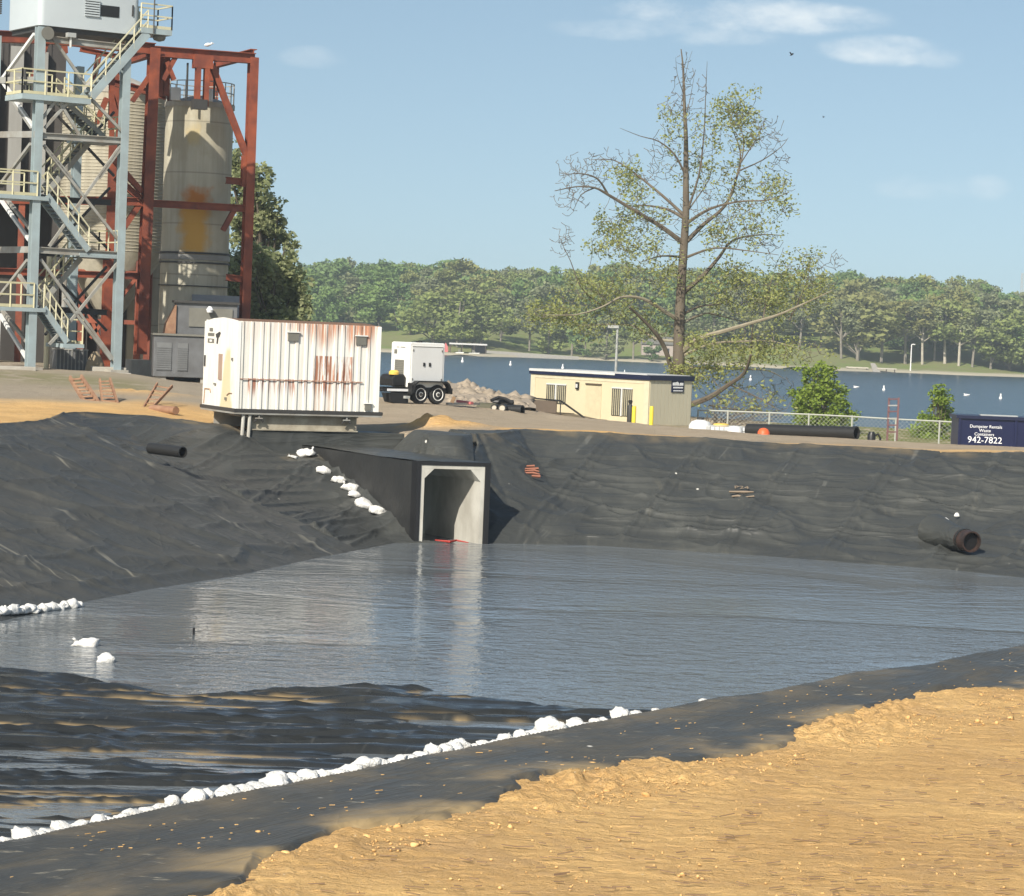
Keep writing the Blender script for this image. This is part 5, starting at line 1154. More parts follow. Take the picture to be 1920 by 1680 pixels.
# ------------------------------------------------------------------ foliage helpers
def leaves(centers, radii, n, size, rg, flat=1.0):
    """n small quads scattered through ellipsoids; returns verts, faces"""
    centers = np.asarray(centers, float); radii = np.asarray(radii, float)
    vol = np.prod(radii, 1) ** .75; idx = rg.choice(len(centers), n, p=vol / vol.sum())
    d = rg.normal(size=(n, 3)); d /= np.linalg.norm(d, axis=1)[:, None]
    rr = rg.random(n) ** .42; c = centers[idx] + d * radii[idx] * rr[:, None]
    a = rg.normal(size=(n, 3)); a[:, 2] *= .6; a /= np.linalg.norm(a, axis=1)[:, None]
    b = rg.normal(size=(n, 3)); b -= a * (a * b).sum(1)[:, None]; b /= np.linalg.norm(b, axis=1)[:, None]
    s = size * (.6 + .8 * rg.random(n))[:, None]; a *= s; b *= s * .62
    v = np.stack([c - a * .9 - b * .3, c - b, c + a, c + b * .8], 1).reshape(-1, 3)
    return v, np.arange(4 * n).reshape(n, 4)

class Wood:                      # branch skeleton grown towards attractor points
    def __init__(s): s.pos = []; s.par = []; s.rad = []; s.mb = {}
    def limb(s, pts, r0, r1, sub=3):
        pts = [Vector(p) for p in pts]; dense = [pts[0]]
        for i in range(len(pts) - 1):
            p0 = pts[max(i - 1, 0)]; p1, p2 = pts[i], pts[i + 1]; p3 = pts[min(i + 2, len(pts) - 1)]
            for k in range(1, sub + 1):
                u = k / sub
                dense.append(.5 * ((2 * p1) + (p2 - p0) * u + (2 * p0 - 5 * p1 + 4 * p2 - p3) * u * u + (3 * p1 - p0 - 3 * p2 + p3) * u ** 3))
        n = len(dense); rad = [r0 + (r1 - r0) * (i / (n - 1)) ** .8 for i in range(n)]
        for p, r_ in zip(dense, rad): s.pos.append(p); s.rad.append(r_)
        return dense, rad
    def twigs(s, attr, mb, r_tip=.012, bend=.15, rg=None, rmax=.05):
        pos = np.array([tuple(p) for p in s.pos]); rad = np.array(s.rad)
        d = np.array([np.min(((pos - a) ** 2).sum(1)) for a in attr]); order = np.argsort(d)
        pos = list(map(tuple, pos)); rad = list(rad); P_ = np.array(pos)
        for i in order:
            a = np.array(attr[i]); dd = ((P_ - a) ** 2).sum(1) + .35 * np.maximum(P_[:, 2] - a[2], 0) ** 2
            j = int(np.argmin(dd)); b = P_[j]; L_ = math.sqrt(max(((a - b) ** 2).sum(), 1e-6))
            if L_ > 4.5: continue
            m_ = max(2, int(L_ / .45)); side = rg.normal(size=3) * bend * L_ * .5
            pts = [b + (a - b) * u + side * math.sin(math.pi * u) * .6 + np.array([0, 0, -.06 * L_ * math.sin(math.pi * u)]) for u in np.linspace(0, 1, m_ + 1)]
            r0 = min(rad[j] * .6, rmax, .010 + .012 * L_); rs = [r0 + (r_tip - r0) * u for u in np.linspace(0, 1, m_ + 1)]
            mb.tube([Vector(p) for p in pts], rs, 3, False)
            P_ = np.concatenate([P_, np.array(pts[1:])]); rad += rs[1:]

# ------------------------------------------------------------------ the big shore tree
TDIST = 156.0
rg = np.random.default_rng(21)
base = P(1272, 712, TDIST); base.z = 1.0
tree = thing('sycamore_tree', 'tall half-leafed tree with bare upper twigs behind the site cabin', 'tree', base)
W_ = Wood(); trunk = MB(); pale = MB(); dark = MB()
def lp(pts, dz0, dz1):           # photograph points -> world, drifting in depth along the limb
    n = len(pts); return [P(x, y, TDIST + dz0 + (dz1 - dz0) * i / max(n - 1, 1)) for i, (x, y) in enumerate(pts)]
pts = [(1268, 760), (1272, 700), (1273, 640), (1276, 560), (1281, 480), (1286, 400), (1286, 330), (1286, 260), (1283, 190), (1281, 130), (1277, 92)]
d_, r_ = W_.limb(lp(pts, 0, 0), .42, .03, 4); r_ = [.42 * (1 - i / len(r_)) ** 1.15 + .025 for i in range(len(r_))]; trunk.tube(d_, r_, 10)
LIMBS = [  # points, r0, r1, depth drift, pale?
 ([(1280, 455), (1240, 425), (1190, 395), (1140, 365), (1115, 352), (1080, 350), (1040, 358)], .22, .03, -3, 0),
 ([(1140, 365), (1120, 335), (1085, 325), (1050, 330)], .10, .02, -2, 0), ([(1115, 352), (1090, 365), (1075, 395)], .07, .015, -1, 0),
 ([(1284, 410), (1250, 392), (1205, 385), (1178, 390)], .16, .03, 2, 0), ([(1284, 405), (1240, 365), (1190, 325), (1150, 300), (1105, 300)], .15, .02, 3, 0),
 ([(1286, 330), (1265, 290), (1235, 265), (1200, 255), (1162, 240)], .10, .012, -2, 0),
 ([(1286, 420), (1330, 392), (1385, 378), (1440, 375), (1480, 360)], .15, .02, -3, 0), ([(1288, 452), (1320, 420), (1360, 385), (1382, 330), (1388, 285), (1372, 240)], .20, .03, 3, 0),
 ([(1386, 320), (1430, 300), (1465, 275), (1478, 258)], .07, .012, 2, 0), ([(1386, 310), (1415, 265), (1435, 225)], .06, .012, -2, 0),
 ([(1382, 330), (1395, 270), (1380, 215)], .08, .02, 1, 0), ([(1287, 400), (1310, 330), (1320, 250), (1323, 180), (1326, 115)], .10, .012, -2, 0),
 ([(1286, 400), (1330, 335), (1335, 290)], .07, .015, 2, 0), ([(1284, 230), (1295, 180), (1302, 140)], .05, .01, 1, 0), ([(1283, 180), (1270, 140), (1267, 108)], .04, .01, -1, 0),
 ([(1282, 160), (1290, 120), (1298, 95)], .03, .01, 1, 0),
 ([(1282, 548), (1320, 515), (1350, 480), (1375, 450), (1430, 440), (1470, 442)], .22, .02, 3, 0), ([(1278, 482), (1240, 480), (1200, 492)], .13, .02, -3, 0),
 ([(1288, 482), (1340, 465), (1400, 470), (1460, 478)], .12, .02, -3, 0),
 ([(1272, 600), (1240, 580), (1205, 560), (1165, 557), (1130, 575), (1080, 590), (1020, 590)], .20, .025, -4, 1),
 ([(1272, 640), (1230, 635), (1190, 612), (1150, 608), (1090, 610), (1040, 605)], .14, .02, 3, 1), ([(1262, 700), (1245, 650), (1225, 620), (1198, 592), (1180, 576)], .24, .07, -3, 0),
 ([(1278, 660), (1310, 635), (1360, 620), (1410, 605), (1460, 590), (1510, 568), (1560, 545)], .26, .03, -4, 1), ([(1280, 605), (1320, 588), (1350, 592), (1400, 605)], .14, .03, 4, 1),
 ([(1280, 590), (1310, 575), (1350, 570), (1370, 560)], .12, .02, 2, 0), ([(1282, 690), (1330, 690), (1390, 692), (1440, 695), (1470, 710)], .16, .02, 3, 1),
 ([(1275, 670), (1330, 645), (1390, 640), (1450, 640), (1500, 655)], .14, .02, -2, 1),
 ([(1290, 760), (1330, 745), (1365, 722), (1395, 700), (1408, 665)], .26, .09, -5, 0), ([(1408, 668), (1410, 630), (1412, 600)], .09, .03, -1, 0),
 ([(1480, 600), (1500, 560), (1515, 520), (1520, 480)], .07, .015, -1, 0), ([(1430, 602), (1440, 550), (1455, 500)], .07, .015, 1, 0), ([(1130, 575), (1090, 540), (1070, 490), (1050, 450)], .09, .012, -1, 0),
 ([(1365, 720), (1420, 745), (1470, 775)], .08, .02, -1, 0), ([(1330, 760), (1400, 770), (1460, 770)], .07, .015, 2, 0)]
for pts, r0, r1, dr, pl_ in LIMBS:
    d_, r_ = W_.limb(lp(pts, 0, dr), r0 * .78, r1 * .8, 3); (pale if pl_ else dark).tube(d_, r_, 6)
# blobs: image centre, radii, depth radius (m), twig count, leaf count
BL = [(1388, 205, 48, 34, 2.0, 50, 520), (1375, 262, 50, 40, 2.0, 45, 260), (1255, 208, 24, 14, .8, 10, 50), (1262, 240, 34, 30, 1.2, 14, 70), (1310, 235, 45, 40, 1.6, 30, 120), (1290, 300, 60, 40, 2, 30, 120),
 (1172, 325, 36, 24, 1.3, 26, 260), (1200, 375, 60, 50, 2.2, 50, 260), (1165, 420, 62, 42, 2.4, 50, 360), (1210, 465, 80, 40, 2.6, 50, 380), (1140, 465, 44, 30, 1.8, 24, 170),
 (1330, 330, 50, 60, 2, 36, 130), (1400, 350, 60, 55, 2.4, 50, 260), (1450, 360, 36, 30, 1.5, 24, 150), (1478, 395, 22, 20, 1.0, 14, 70), (1400, 430, 62, 50, 2.4, 50, 330), (1340, 440, 50, 50, 2, 36, 190),
 (1250, 520, 110, 34, 3, 46, 300), (1400, 520, 80, 40, 3, 50, 420), (1500, 500, 50, 34, 2, 36, 260), (1530, 545, 46, 34, 2, 40, 330), (1440, 560, 80, 40, 3, 60, 560), (1350, 560, 70, 40, 3, 40, 260),
 (1120, 545, 90, 36, 3, 60, 520), (1050, 585, 56, 26, 2.4, 44, 360), (1010, 590, 36, 16, 1.6, 22, 170), (1180, 590, 60, 30, 2.4, 36, 260), (1110, 610, 60, 20, 2, 20, 150), (1230, 620, 50, 24, 2, 16, 90),
 (1350, 665, 70, 34, 2.6, 50, 560), (1430, 650, 70, 34, 2.6, 50, 460), (1500, 660, 46, 30, 2, 30, 160), (1320, 705, 50, 24, 2, 36, 330), (1310, 640, 40, 26, 2, 24, 190), (1275, 690, 30, 22, 1.2, 16, 150),
 (1360, 740, 60, 30, 2, 40, 70), (1440, 740, 60, 50, 2, 60, 50), (1400, 780, 70, 20, 2, 30, 30),
 # bare twigs only
 (1283, 150, 26, 55, .9, 44, 0), (1320, 160, 14, 50, .7, 14, 0), (1270, 200, 40, 30, 1, 26, 0), (1090, 325, 58, 40, 1.6, 90, 0), (1070, 372, 40, 34, 1.4, 40, 0), (1150, 300, 60, 26, 1.6, 40, 0), (1440, 250, 40, 42, 1.6, 60, 0), (1462, 300, 24, 26, 1.2, 26, 0), (1056, 450, 30, 40, 1.2, 36, 0), (1480, 345, 20, 24, 1, 12, 0), (1560, 490, 30, 26, 1.4, 22, 0), (1440, 460, 36, 30, 1.6, 26, 0), (1240, 300, 50, 50, 1.6, 50, 0), (1350, 400, 90, 60, 2.4, 80, 0), (1220, 410, 80, 40, 2.4, 60, 0)]
att = []; LV = []; LF = []; off = 0
for cx, cy, rx, ry, dep, nt, nl in BL:
    nt = int(nt * 2.0)
    dc = rg.uniform(-2.2, 2.2); sc = TDIST / F; c0 = np.array(P(cx, cy, TDIST + dc)); rad = np.array([rx * sc, dep, ry * sc])
    q = rg.normal(size=(nt, 3)); q /= np.linalg.norm(q, axis=1)[:, None]; q *= (rg.random(nt) ** .5)[:, None]
    a_ = c0 + q * rad; att += [tuple(x) for x in a_]
    if nl:
        k_ = max(4, nl // 8); ci = a_[rg.choice(nt, k_)]
        cs = ci + rg.normal(size=(k_, 3)) * .15; v_, f_ = leaves(cs, np.full((k_, 3), .55), int(nl * 2.0), .10, rg); LV.append(v_); LF.append(f_ + off); off += len(v_)
tw = MB(); W_.twigs(att, tw, .021, .10, rg, .06)
trunk.build('trunk', 'bark', tree, True); dark.build('limb', 'bark', tree, True); pale.build('limb', 'bark_pale', tree, True); tw.build('twigs', 'twig', tree)
bl_ = np.array(base); link('crown', mesh_np('crown', np.concatenate(LV) - bl_, np.concatenate(LF)), 'leaf_main', tree)

# ------------------------------------------------------------------ nearer greenery
def bushy(name, label, cat, bx, by, d, zb, blobs, n, size, mat, trunk_h, seed, stems=5, sr=.05, group=None):
    rg = np.random.default_rng(seed); b0 = P(bx, by, d); b0.z = zb; th = thing(name, label, cat, b0, group)
    cs, rs = [], []; sc = d / F; mb = MB()
    for cx, cy, rx, ry, w_ in blobs:
        k_ = max(5, int(w_ * 14)); c0 = np.array(P(cx, cy, d + rg.uniform(-.8, .8))); q = rg.normal(size=(k_, 3)); q /= np.linalg.norm(q, axis=1)[:, None]; q *= (rg.random(k_) ** .45)[:, None]
        c = c0 + q * np.array([rx * sc, (rx * .8) * sc, ry * sc]); cs.append(c); rs.append(np.abs(rg.normal(.40, .12, (k_, 1))) * np.array([[1, 1, .8]]) * (rx * sc) * .55 + .1)
    cs = np.concatenate(cs); rs = np.concatenate(rs)
    v_, f_ = leaves(cs, rs, n, size, rg); link('crown', mesh_np('crown', v_ - np.array(b0), f_), mat, th)
    for i in range(min(len(cs), stems * 9)):
        tgt = Vector(cs[rg.integers(len(cs))]); r0 = Vector((b0.x + rg.normal() * .12 * stems / 5, b0.y + rg.normal() * .12, zb))
        mid = r0.lerp(tgt, .5) + Vector((0, 0, .25 * (tgt.z - zb) * (.2 if stems > 2 else .8))); mid.x = mid.x * .6 + r0.x * .4; mb.tube([r0, mid, tgt], [sr, sr * .6, sr * .25], 4, False)
    mb.build('stem' if stems > 2 else 'trunk', 'bark', th); return th
bushy('shore_bush', 'bright green feathery bush beyond the fence behind the black pipe', 'bush', 1540, 815, 150, .6, [(1520, 700, 24, 28, 2), (1548, 712, 26, 34, 3), (1525, 745, 40, 30, 3.5), (1570, 750, 28, 34, 3), (1540, 785, 56, 28, 3.5), (1580, 785, 30, 24, 1.5)], 7000, .11, 'leaf_bush', 1, 31, 6, .04)
bushy('shore_bush', 'smaller green bush beyond the fence beside the blue dumpster', 'bush', 1762, 830, 150, .5, [(1762, 742, 20, 20, 2), (1770, 765, 26, 26, 2.5), (1755, 795, 40, 28, 3), (1740, 820, 46, 20, 2)], 4400, .10, 'leaf_bush', 1, 32, 5, .04)
bushy('broadleaf_tree', 'leafy green tree rising behind the silo and red gantry', 'tree', 500, 640, 140, 3.4, [(432, 300, 22, 44, 2), (448, 340, 34, 50, 3), (478, 340, 34, 44, 3), (500, 400, 40, 44, 3), (470, 420, 50, 50, 3.5), (520, 440, 34, 30, 2), (545, 460, 20, 22, 1.5)], 5600, .17, 'leaf_back', 1, 33, 3, .14)
bushy('broadleaf_tree', 'lower olive tree mass between the silo tree and the container', 'tree', 510, 660, 133, 3.0, [(470, 500, 50, 44, 4), (520, 500, 44, 40, 4), (490, 560, 56, 44, 5), (545, 560, 36, 50, 4), (520, 610, 60, 30, 4), (570, 580, 16, 40, 2), (440, 560, 30, 60, 3)], 11000, .16, 'leaf_back', 1, 34, 4, .09)
bushy('shrub', 'leafless grey brushy shrub under the big tree by the fence', 'shrub', 1340, 800, 147, .8, [(1330, 745, 40, 30, 1), (1390, 750, 50, 30, 1), (1440, 750, 44, 36, 1), (1480, 760, 30, 30, 1)], 160, .12, 'leaf_main', 1, 36, 16, .022)
# rock heap on the shore behind the trailer
def rocks(name, label, spots, n, seed, mat, sz, kind=None, cat=None):
    rg = np.random.default_rng(seed); V, Fc = [], []; bm = bmesh.new(); bmesh.ops.create_icosphere(bm, subdivisions=1, radius=1); iv = np.array([v.co for v in bm.verts]); ifc = np.array([[v.index for v in f.verts] for f in bm.faces]); bm.free(); off = 0
    for i in range(n):
        x, y, z, s_ = spots(rg); q = iv * (1 + .85 * (rg.random(len(iv)) - .5))[:, None] * rg.uniform(.55, 1.25, 3) * s_
        a = rg.uniform(0, 6.28); c_, s2 = math.cos(a), math.sin(a); q = np.stack([q[:, 0] * c_ - q[:, 1] * s2, q[:, 0] * s2 + q[:, 1] * c_, q[:, 2] * .75], 1)
        V.append(q + (x, y, z)); Fc.append(ifc + off); off += len(iv)
    V = np.concatenate(V); b0 = V.mean(0); b0[2] = V[:, 2].min()
    return tag(link(name, mesh_np(name, V - b0, np.concatenate(Fc)), mat, None, b0), label, cat, None, kind)
MAT['rock'] = M('rock', (.36, .30, .23), .9, 0, (.24, .20, .15), .9, .9, bump=(6, .5, .05))
def sp_(rg):
    u = rg.random(); x = 838 + 150 * u; top = np.interp(x, [838, 860, 900, 930, 960, 990], [716, 716, 722, 738, 741, 743]); y = top + rg.random() ** 1.2 * (762 - top); p = P(x, y, 104 + 12 * (762 - y) / 45); return p.x, p.y, p.z - .12, rg.uniform(.10, .34)
rocks('rock_heap', 'heap of tan broken rock on the shore behind the trailer', sp_, 420, 5, 'rock', 1, 'stuff')
# a mass under the rocks so the heap is solid
k = MB(); n_ = 30
for j in range(6):
    for i in range(n_ + 1):
        x = 825 + 180 * i / n_; top = np.interp(x, [825, 850, 900, 930, 960, 990, 1005], [722, 718, 726, 741, 744, 747, 760]); y = 764 + (top - 764) * min(j, 4) / 4; p = P(x, y, 104 + 12 * (762 - y) / 45 + (3 if j == 5 else 0)); k.v.append((p.x, p.y, p.z - (1.5 if j == 5 else 0) + .12 * float(fbm(np.array([i * .8]), np.array([j * .9]), 3, 3)[0])))
k.f = [tuple(int(q) for q in f_) for f_ in grid_faces(6, n_ + 1)]
tag(k.build('spoil_bank', 'rock', None, True, P(900, 760, 105)), kind='structure')

# ------------------------------------------------------------------ far woods
def farproto(seed, w_, h_, n, lobes, trunk_f=.25, size=.50):
    rg = np.random.default_rng(seed); cs, rs = [], []
    for i in range(lobes):
        a = rg.uniform(0, 6.28); u = rg.random() ** .6; zf = rg.uniform(trunk_f + .12, .93); prof = math.sin(math.pi * min(max((zf - trunk_f) / (1.06 - trunk_f), .05), 1) ** .8) ** .7
        cs.append((math.cos(a) * u * w_ * .5 * prof, math.sin(a) * u * w_ * .5 * prof, zf * h_)); r_ = rg.uniform(.12, .22) * w_; rs.append((r_, r_, r_ * .72))
    v_, f_ = leaves(cs, rs, n, size, rg); tb_ = MB(); tr = rg.uniform(.16, .26)
    tb_.tube([Vector((0, 0, -1)), Vector((rg.normal() * .2, 0, h_ * .4)), Vector((rg.normal() * .5, 0, h_ * .8))], [tr * 1.3, tr, tr * .3], 6, False)
    for c in cs[:6]: tb_.tube([Vector((0, 0, h_ * trunk_f)), Vector(c)], [tr * .55, tr * .2], 4, False)
    return v_, f_, tb_
PROTO = [farproto(50 + i, *a) for i, a in enumerate(((11, 14, 1500, 24, .05), (9, 15, 1300, 22, .06), (13, 13, 1600, 26, .08), (8, 12, 1000, 18, .0), (12, 16, 1100, 20, .30), (10, 17, 1000, 18, .34)))]
# hillside wood as one mass
rg = np.random.default_rng(77); VM = {k_: [] for k_ in ('leaf_green', 'leaf_olive', 'leaf_brown', 'leaf_grey', 'leaf_dark')}
cand = []
for i in range(560):
    t_ = rg.uniform(-.235, .25); d = rg.uniform(650, 850) if i < 430 else rg.uniform(780, 870); cand.append((t_, d))
for t_, d in cand:
    x = t_ * d; ix = 960 + t_ * F
    if ix > 690 and ix < 1010 and d < 690: continue
    z = float(hill(np.array([x]), np.array([d]))[0]); topz = float(skyline_z(t_, d)) + rg.normal() * 1.0
    h_ = rg.uniform(11.5, 16.5); 
    if z + h_ > topz - .3: h_ = topz - z - rg.uniform(0, 1.5)
    elif d > 755: h_ = min(topz - z - rg.uniform(0, 2.2), 17)
    if h_ < 6: continue
    v_, f_, _ = PROTO[rg.integers(4)]; s_ = h_ / v_[:, 2].max(); a = rg.uniform(0, 6.28); c_, s2 = math.cos(a), math.sin(a); ws = s_ * rg.uniform(.9, 1.3)
    q = np.stack([(v_[:, 0] * c_ - v_[:, 1] * s2) * ws + x, (v_[:, 0] * s2 + v_[:, 1] * c_) * ws + d, v_[:, 2] * s_ + z], 1)
    left_ = ix < 800
    key = rg.choice(list(VM), p=[.46, .16, .10, .13, .15] if left_ else ([.22, .22, .28, .18, .10] if ix > 1500 else [.24, .28, .2, .16, .12])); VM[key].append(q)
keys = [k_ for k_ in VM if VM[k_]]; Vs = []; mi = []
for i, k_ in enumerate(keys):
    q = np.concatenate(VM[k_]); Vs.append(q); mi += [i] * (len(q) // 4)
Vs = np.concatenate(Vs); me = mesh_np('hillside_woods', Vs, np.arange(len(Vs)).reshape(-1, 4))
for k_ in keys: me.materials.append(MAT[k_])
me.polygons.foreach_set('material_index', np.array(mi, dtype=np.int32))
tag(link('hillside_woods', me), 'mixed spring woods covering the hillside across the lake', kind='stuff')
# shoreline trees, one by one: image x, foot y, top y, width factor, proto, leaf, words
PM = {}
def far_tree(ix, fy, ty, wf, pi, leaf, label, pale_=False):
    t_ = (ix - 960) / F; d = None
    for dd in np.linspace(616, 760, 145):
        z = float(hill(np.array([t_ * dd]), np.array([dd]))[0]); hor = 618 + (ix - 960) * .0402; y = hor - (z - 6.6) * F / dd
        if y <= fy: d = dd; break
    if d is None: d = 700
    v_, f_, tb_ = PROTO[pi]; hgt = (fy - ty) / F * d; key = (pi, leaf)
    if key not in PM: PM[key] = mesh_np('crown', v_, f_); PM[key].materials.append(MAT[leaf])
    kt = (pi, 'trunk', pale_)
    th = thing('shore_tree', label, 'tree', (t_ * d, d, z), 'trees along the far shore'); s_ = hgt / v_[:, 2].max(); th.scale = (s_ * wf, s_ * wf, s_); th.rotation_euler = (0, 0, random.uniform(0, 6.28))
    c = bpy.data.objects.new('crown', PM[key]); COL.objects.link(c); c.parent = th
    if kt not in PM:
        me = bpy.data.meshes.new('trunk'); me.from_pydata([tuple(x) for x in tb_.v], [], tb_.f); me.materials.append(MAT['trunk_white' if pale_ else 'bark_grey']); PM[kt] = me
    c = bpy.data.objects.new('trunk', PM[kt]); COL.objects.link(c); c.parent = th
MAT['trunk_white'] = M('trunk_white', (.50, .46, .38), .9, 0, (.30, .27, .22), .5, .8)
LFN = {'leaf_green': 'mid green', 'leaf_olive': 'olive green', 'leaf_brown': 'brownish budding', 'leaf_grey': 'greyish half-bare', 'leaf_dark': 'dark green'}
FT = [(700, 612, 500, 1.3, 0, 'leaf_green', 'broad mid green far tree above the grass left of the white generator'), (735, 620, 520, 1.2, 1, 'leaf_dark', 'dark green far tree right behind the white generator roof'), (762, 628, 560, 1.0, 3, 'leaf_dark', 'small dark conifer-like tree on the far lawn behind the generator'),
 (805, 648, 545, 1.5, 2, 'leaf_olive', 'wide olive shore tree just right of the generator roof'), (850, 650, 542, 1.4, 0, 'leaf_olive', 'rounded olive shore tree above the picnic shelter'), (895, 648, 550, 1.4, 2, 'leaf_olive', 'olive shore tree above the right end of the boat dock'), (930, 640, 545, 1.3, 1, 'leaf_grey', 'greyish shore tree right of the boat dock'),
 (640, 610, 540, 1.2, 3, 'leaf_green', 'mid green far tree above the middle of the rusty container'), (600, 600, 530, 1.2, 1, 'leaf_green', 'mid green far tree at the right edge of the silo trees'),
 (985, 658, 560, 1.2, 4, 'leaf_grey', 'thin grey half-bare tree by the boat ramp'), (1020, 664, 585, 1.2, 3, 'leaf_olive', 'low olive tree on the far shore left of the big tree twigs'), (1065, 667, 570, 1.2, 4, 'leaf_olive', 'olive shore tree left of the tall lamp post'), (1090, 670, 600, 1.1, 3, 'leaf_dark', 'rounded dark bush-like tree left of the lamp post'), (1130, 672, 590, 1.2, 0, 'leaf_grey', 'greyish shore tree directly left of the lamp post'),
 (1180, 674, 580, 1.2, 4, 'leaf_olive', 'olive shore tree between lamp post and big trunk'), (1215, 678, 640, 1.2, 3, 'leaf_dark', 'low dark round tree beside the pale far house'), (1330, 660, 560, 1.4, 4, 'leaf_grey', 'grey wood-edge tree behind the big tree right of its trunk'), (1390, 650, 540, 1.3, 5, 'leaf_grey', 'grey wood-edge tree behind the big low limb'), (1440, 650, 545, 1.3, 4, 'leaf_olive', 'olive wood-edge tree right of the big tree crown'), (1490, 655, 550, 1.3, 5, 'leaf_grey', 'dim grey tree above the first shore bush'), (1530, 652, 545, 1.2, 4, 'leaf_grey', 'grey tree above the right side of the first shore bush'),
 (1570, 672, 560, 1.2, 5, 'leaf_grey', 'bare-trunked grey tree left of the far docks'), (1600, 676, 550, 1.4, 2, 'leaf_brown', 'brown budding tree above the left far dock'), (1645, 680, 555, 1.5, 4, 'leaf_brown', 'broad brown budding tree above the far docks'), (1690, 682, 560, 1.4, 5, 'leaf_brown', 'brown tree immediately left of the white far pole'), (1722, 684, 560, 1.1, 5, 'leaf_grey', 'white-trunked tree immediately right of the white far pole', True), (1744, 676, 565, 1.1, 4, 'leaf_olive', 'white-trunked olive tree second right of the white far pole', True), (1764, 682, 550, 1.2, 5, 'leaf_brown', 'tall white-trunked brown tree in the clearing', True), (1790, 686, 560, 1.2, 4, 'leaf_olive', 'white-trunked olive tree right of the clearing', True), (1815, 688, 575, 1.2, 5, 'leaf_grey', 'grey bare tree right of the white-trunked group'), (1850, 692, 590, 1.3, 2, 'leaf_olive', 'low olive tree near the right edge of the far shore'), (1885, 694, 580, 1.4, 0, 'leaf_olive', 'olive tree second from the right edge of the far shore'), (1925, 698, 585, 1.4, 2, 'leaf_green', 'mid green tree at the right edge of the far shore'), (1965, 700, 580, 1.4, 0, 'leaf_olive', 'olive tree just beyond the right edge of the far shore')]
for a in FT: far_tree(*a)
# ------------------------------------------------------------------ shore furniture across the lake
def far_pt(ix, iy, d): return P(ix, iy, d)
def zshore(ix, d): return float(hill(np.array([(ix - 960) / F * d]), np.array([d]))[0])
d0 = 608; q = P(842, 664, d0); fdk = Fr(Vector((q.x, d0, 0)), 3); dk = thing('boat_dock', 'covered boat dock with white flat roof on the far shore', 'dock', fdk.o)
k = MB(); fdk.box(k, .0, 8.9, -1.5, 4, 2.55, 2.9); k.build('roof', 'roof_white', dk)
k = MB(); [fdk.box(k, a_, a_ + .16, b_, b_ + .16, -.5, 2.55) for a_ in (.2, 2.9, 5.8, 8.5) for b_ in (-1.3, 3.5)]; k.build('post', 'bronze', dk)
k = MB(); fdk.box(k, -.5, 9.2, -1.8, 4.2, .15, .4); k.build('deck', 'wood', dk); k = MB(); fdk.box(k, 5.4, 8.9, 1, 3.9, .7, 2.54); k.build('back_wall', 'black_paint', dk)
def boat(ix, iy, lab, L_, mat, d=604):
    q = P(ix, iy, d); q.z = 0; b_ = thing('motor_boat', lab, 'boat', q, 'boats at the covered dock'); k = MB()
    k.prism([q + Vector((-L_ / 2, 0, .1)), q + Vector((L_ / 2 * .7, 0, .05)), q + Vector((L_ / 2, 0, .8)), q + Vector((-L_ / 2, 0, .7))], Vector((0, 1.5, 0))); k.build('hull', mat, b_)
    k = MB(); k.prism([q + Vector((-L_ * .2, .3, .75)), q + Vector((L_ * .15, .3, .75)), q + Vector((0, .3, 1.4)), q + Vector((-L_ * .2, .3, 1.45))], Vector((0, .9, 0))); k.build('cockpit', 'vent_grey', b_)
boat(862, 663, 'white boat at the left of the covered dock', 2.0, 'white_paint'); boat(889, 665, 'small white boat at the right of the covered dock', 2.6, 'white_soft')
q = P(835, 662, 612); k = MB(); k.prism([q + Vector((-.7, 0, 0)), q + Vector((.7, 0, 0)), q + Vector((.55, 0, 1.6)), q + Vector((0, 0, 2.5)), q + Vector((-.55, 0, 1.6))], Vector((0, 1, 0))); tag(k.build('pink_awning', 'pink', None, False, q), 'faded red awning at the left end of the covered dock', 'awning')
q = P(872, 650, 640); q.z = zshore(872, 640); sh = thing('picnic_shelter', 'open picnic shelter with dark gabled roof above the boat dock', 'shelter', q)
k = MB(); k.prism([q + Vector((-2.8, -2, 2.3)), q + Vector((2.8, -2, 2.3)), q + Vector((2.2, 0, 3.3)), q + Vector((-2.2, 0, 3.3))], Vector((0, .1, 0))); k.prism([q + Vector((-2.8, 2, 2.3)), q + Vector((2.8, 2, 2.3)), q + Vector((2.2, .2, 3.3)), q + Vector((-2.2, .2, 3.3))], Vector((0, -.09, 0))); k.build('roof', 'shelter', sh)
k = MB(); [k.beam(q + Vector((a_, b_, -.3)), q + Vector((a_, b_, 2.35)), .2) for a_ in (-2.4, 2.4) for b_ in (-1.8, 1.8)]; k.build('post', 'wood', sh)
q = P(1232, 682, 640); q.z = zshore(1232, 640); ho = thing('lake_house', 'pale pinkish house with grey roof on the far shore behind the big tree', 'house', q)
k = MB(); k.prism([q + Vector((-4, 0, -.5)), q + Vector((4, 0, -.5)), q + Vector((4, 0, 2.8)), q + Vector((-4, 0, 2.8))], Vector((0, 5, 0))); k.build('wall', 'house', ho); k = MB(); k.prism([q + Vector((-4.4, -.4, 2.8)), q + Vector((4.4, -.4, 2.8)), q + Vector((3.6, 2.5, 4.6)), q + Vector((-3.6, 2.5, 4.6))], Vector((0, .15, .05))); k.build('roof', 'vent_grey', ho); k = MB(); [k.obox(q + Vector((a_, -.04, 1.3)), Vector((.5, 0, 0)), Vector((0, .03, 0)), Vector((0, 0, .55))) for a_ in (-2.4, 0, 2.4)]; k.build('window', 'glass_dark', ho)
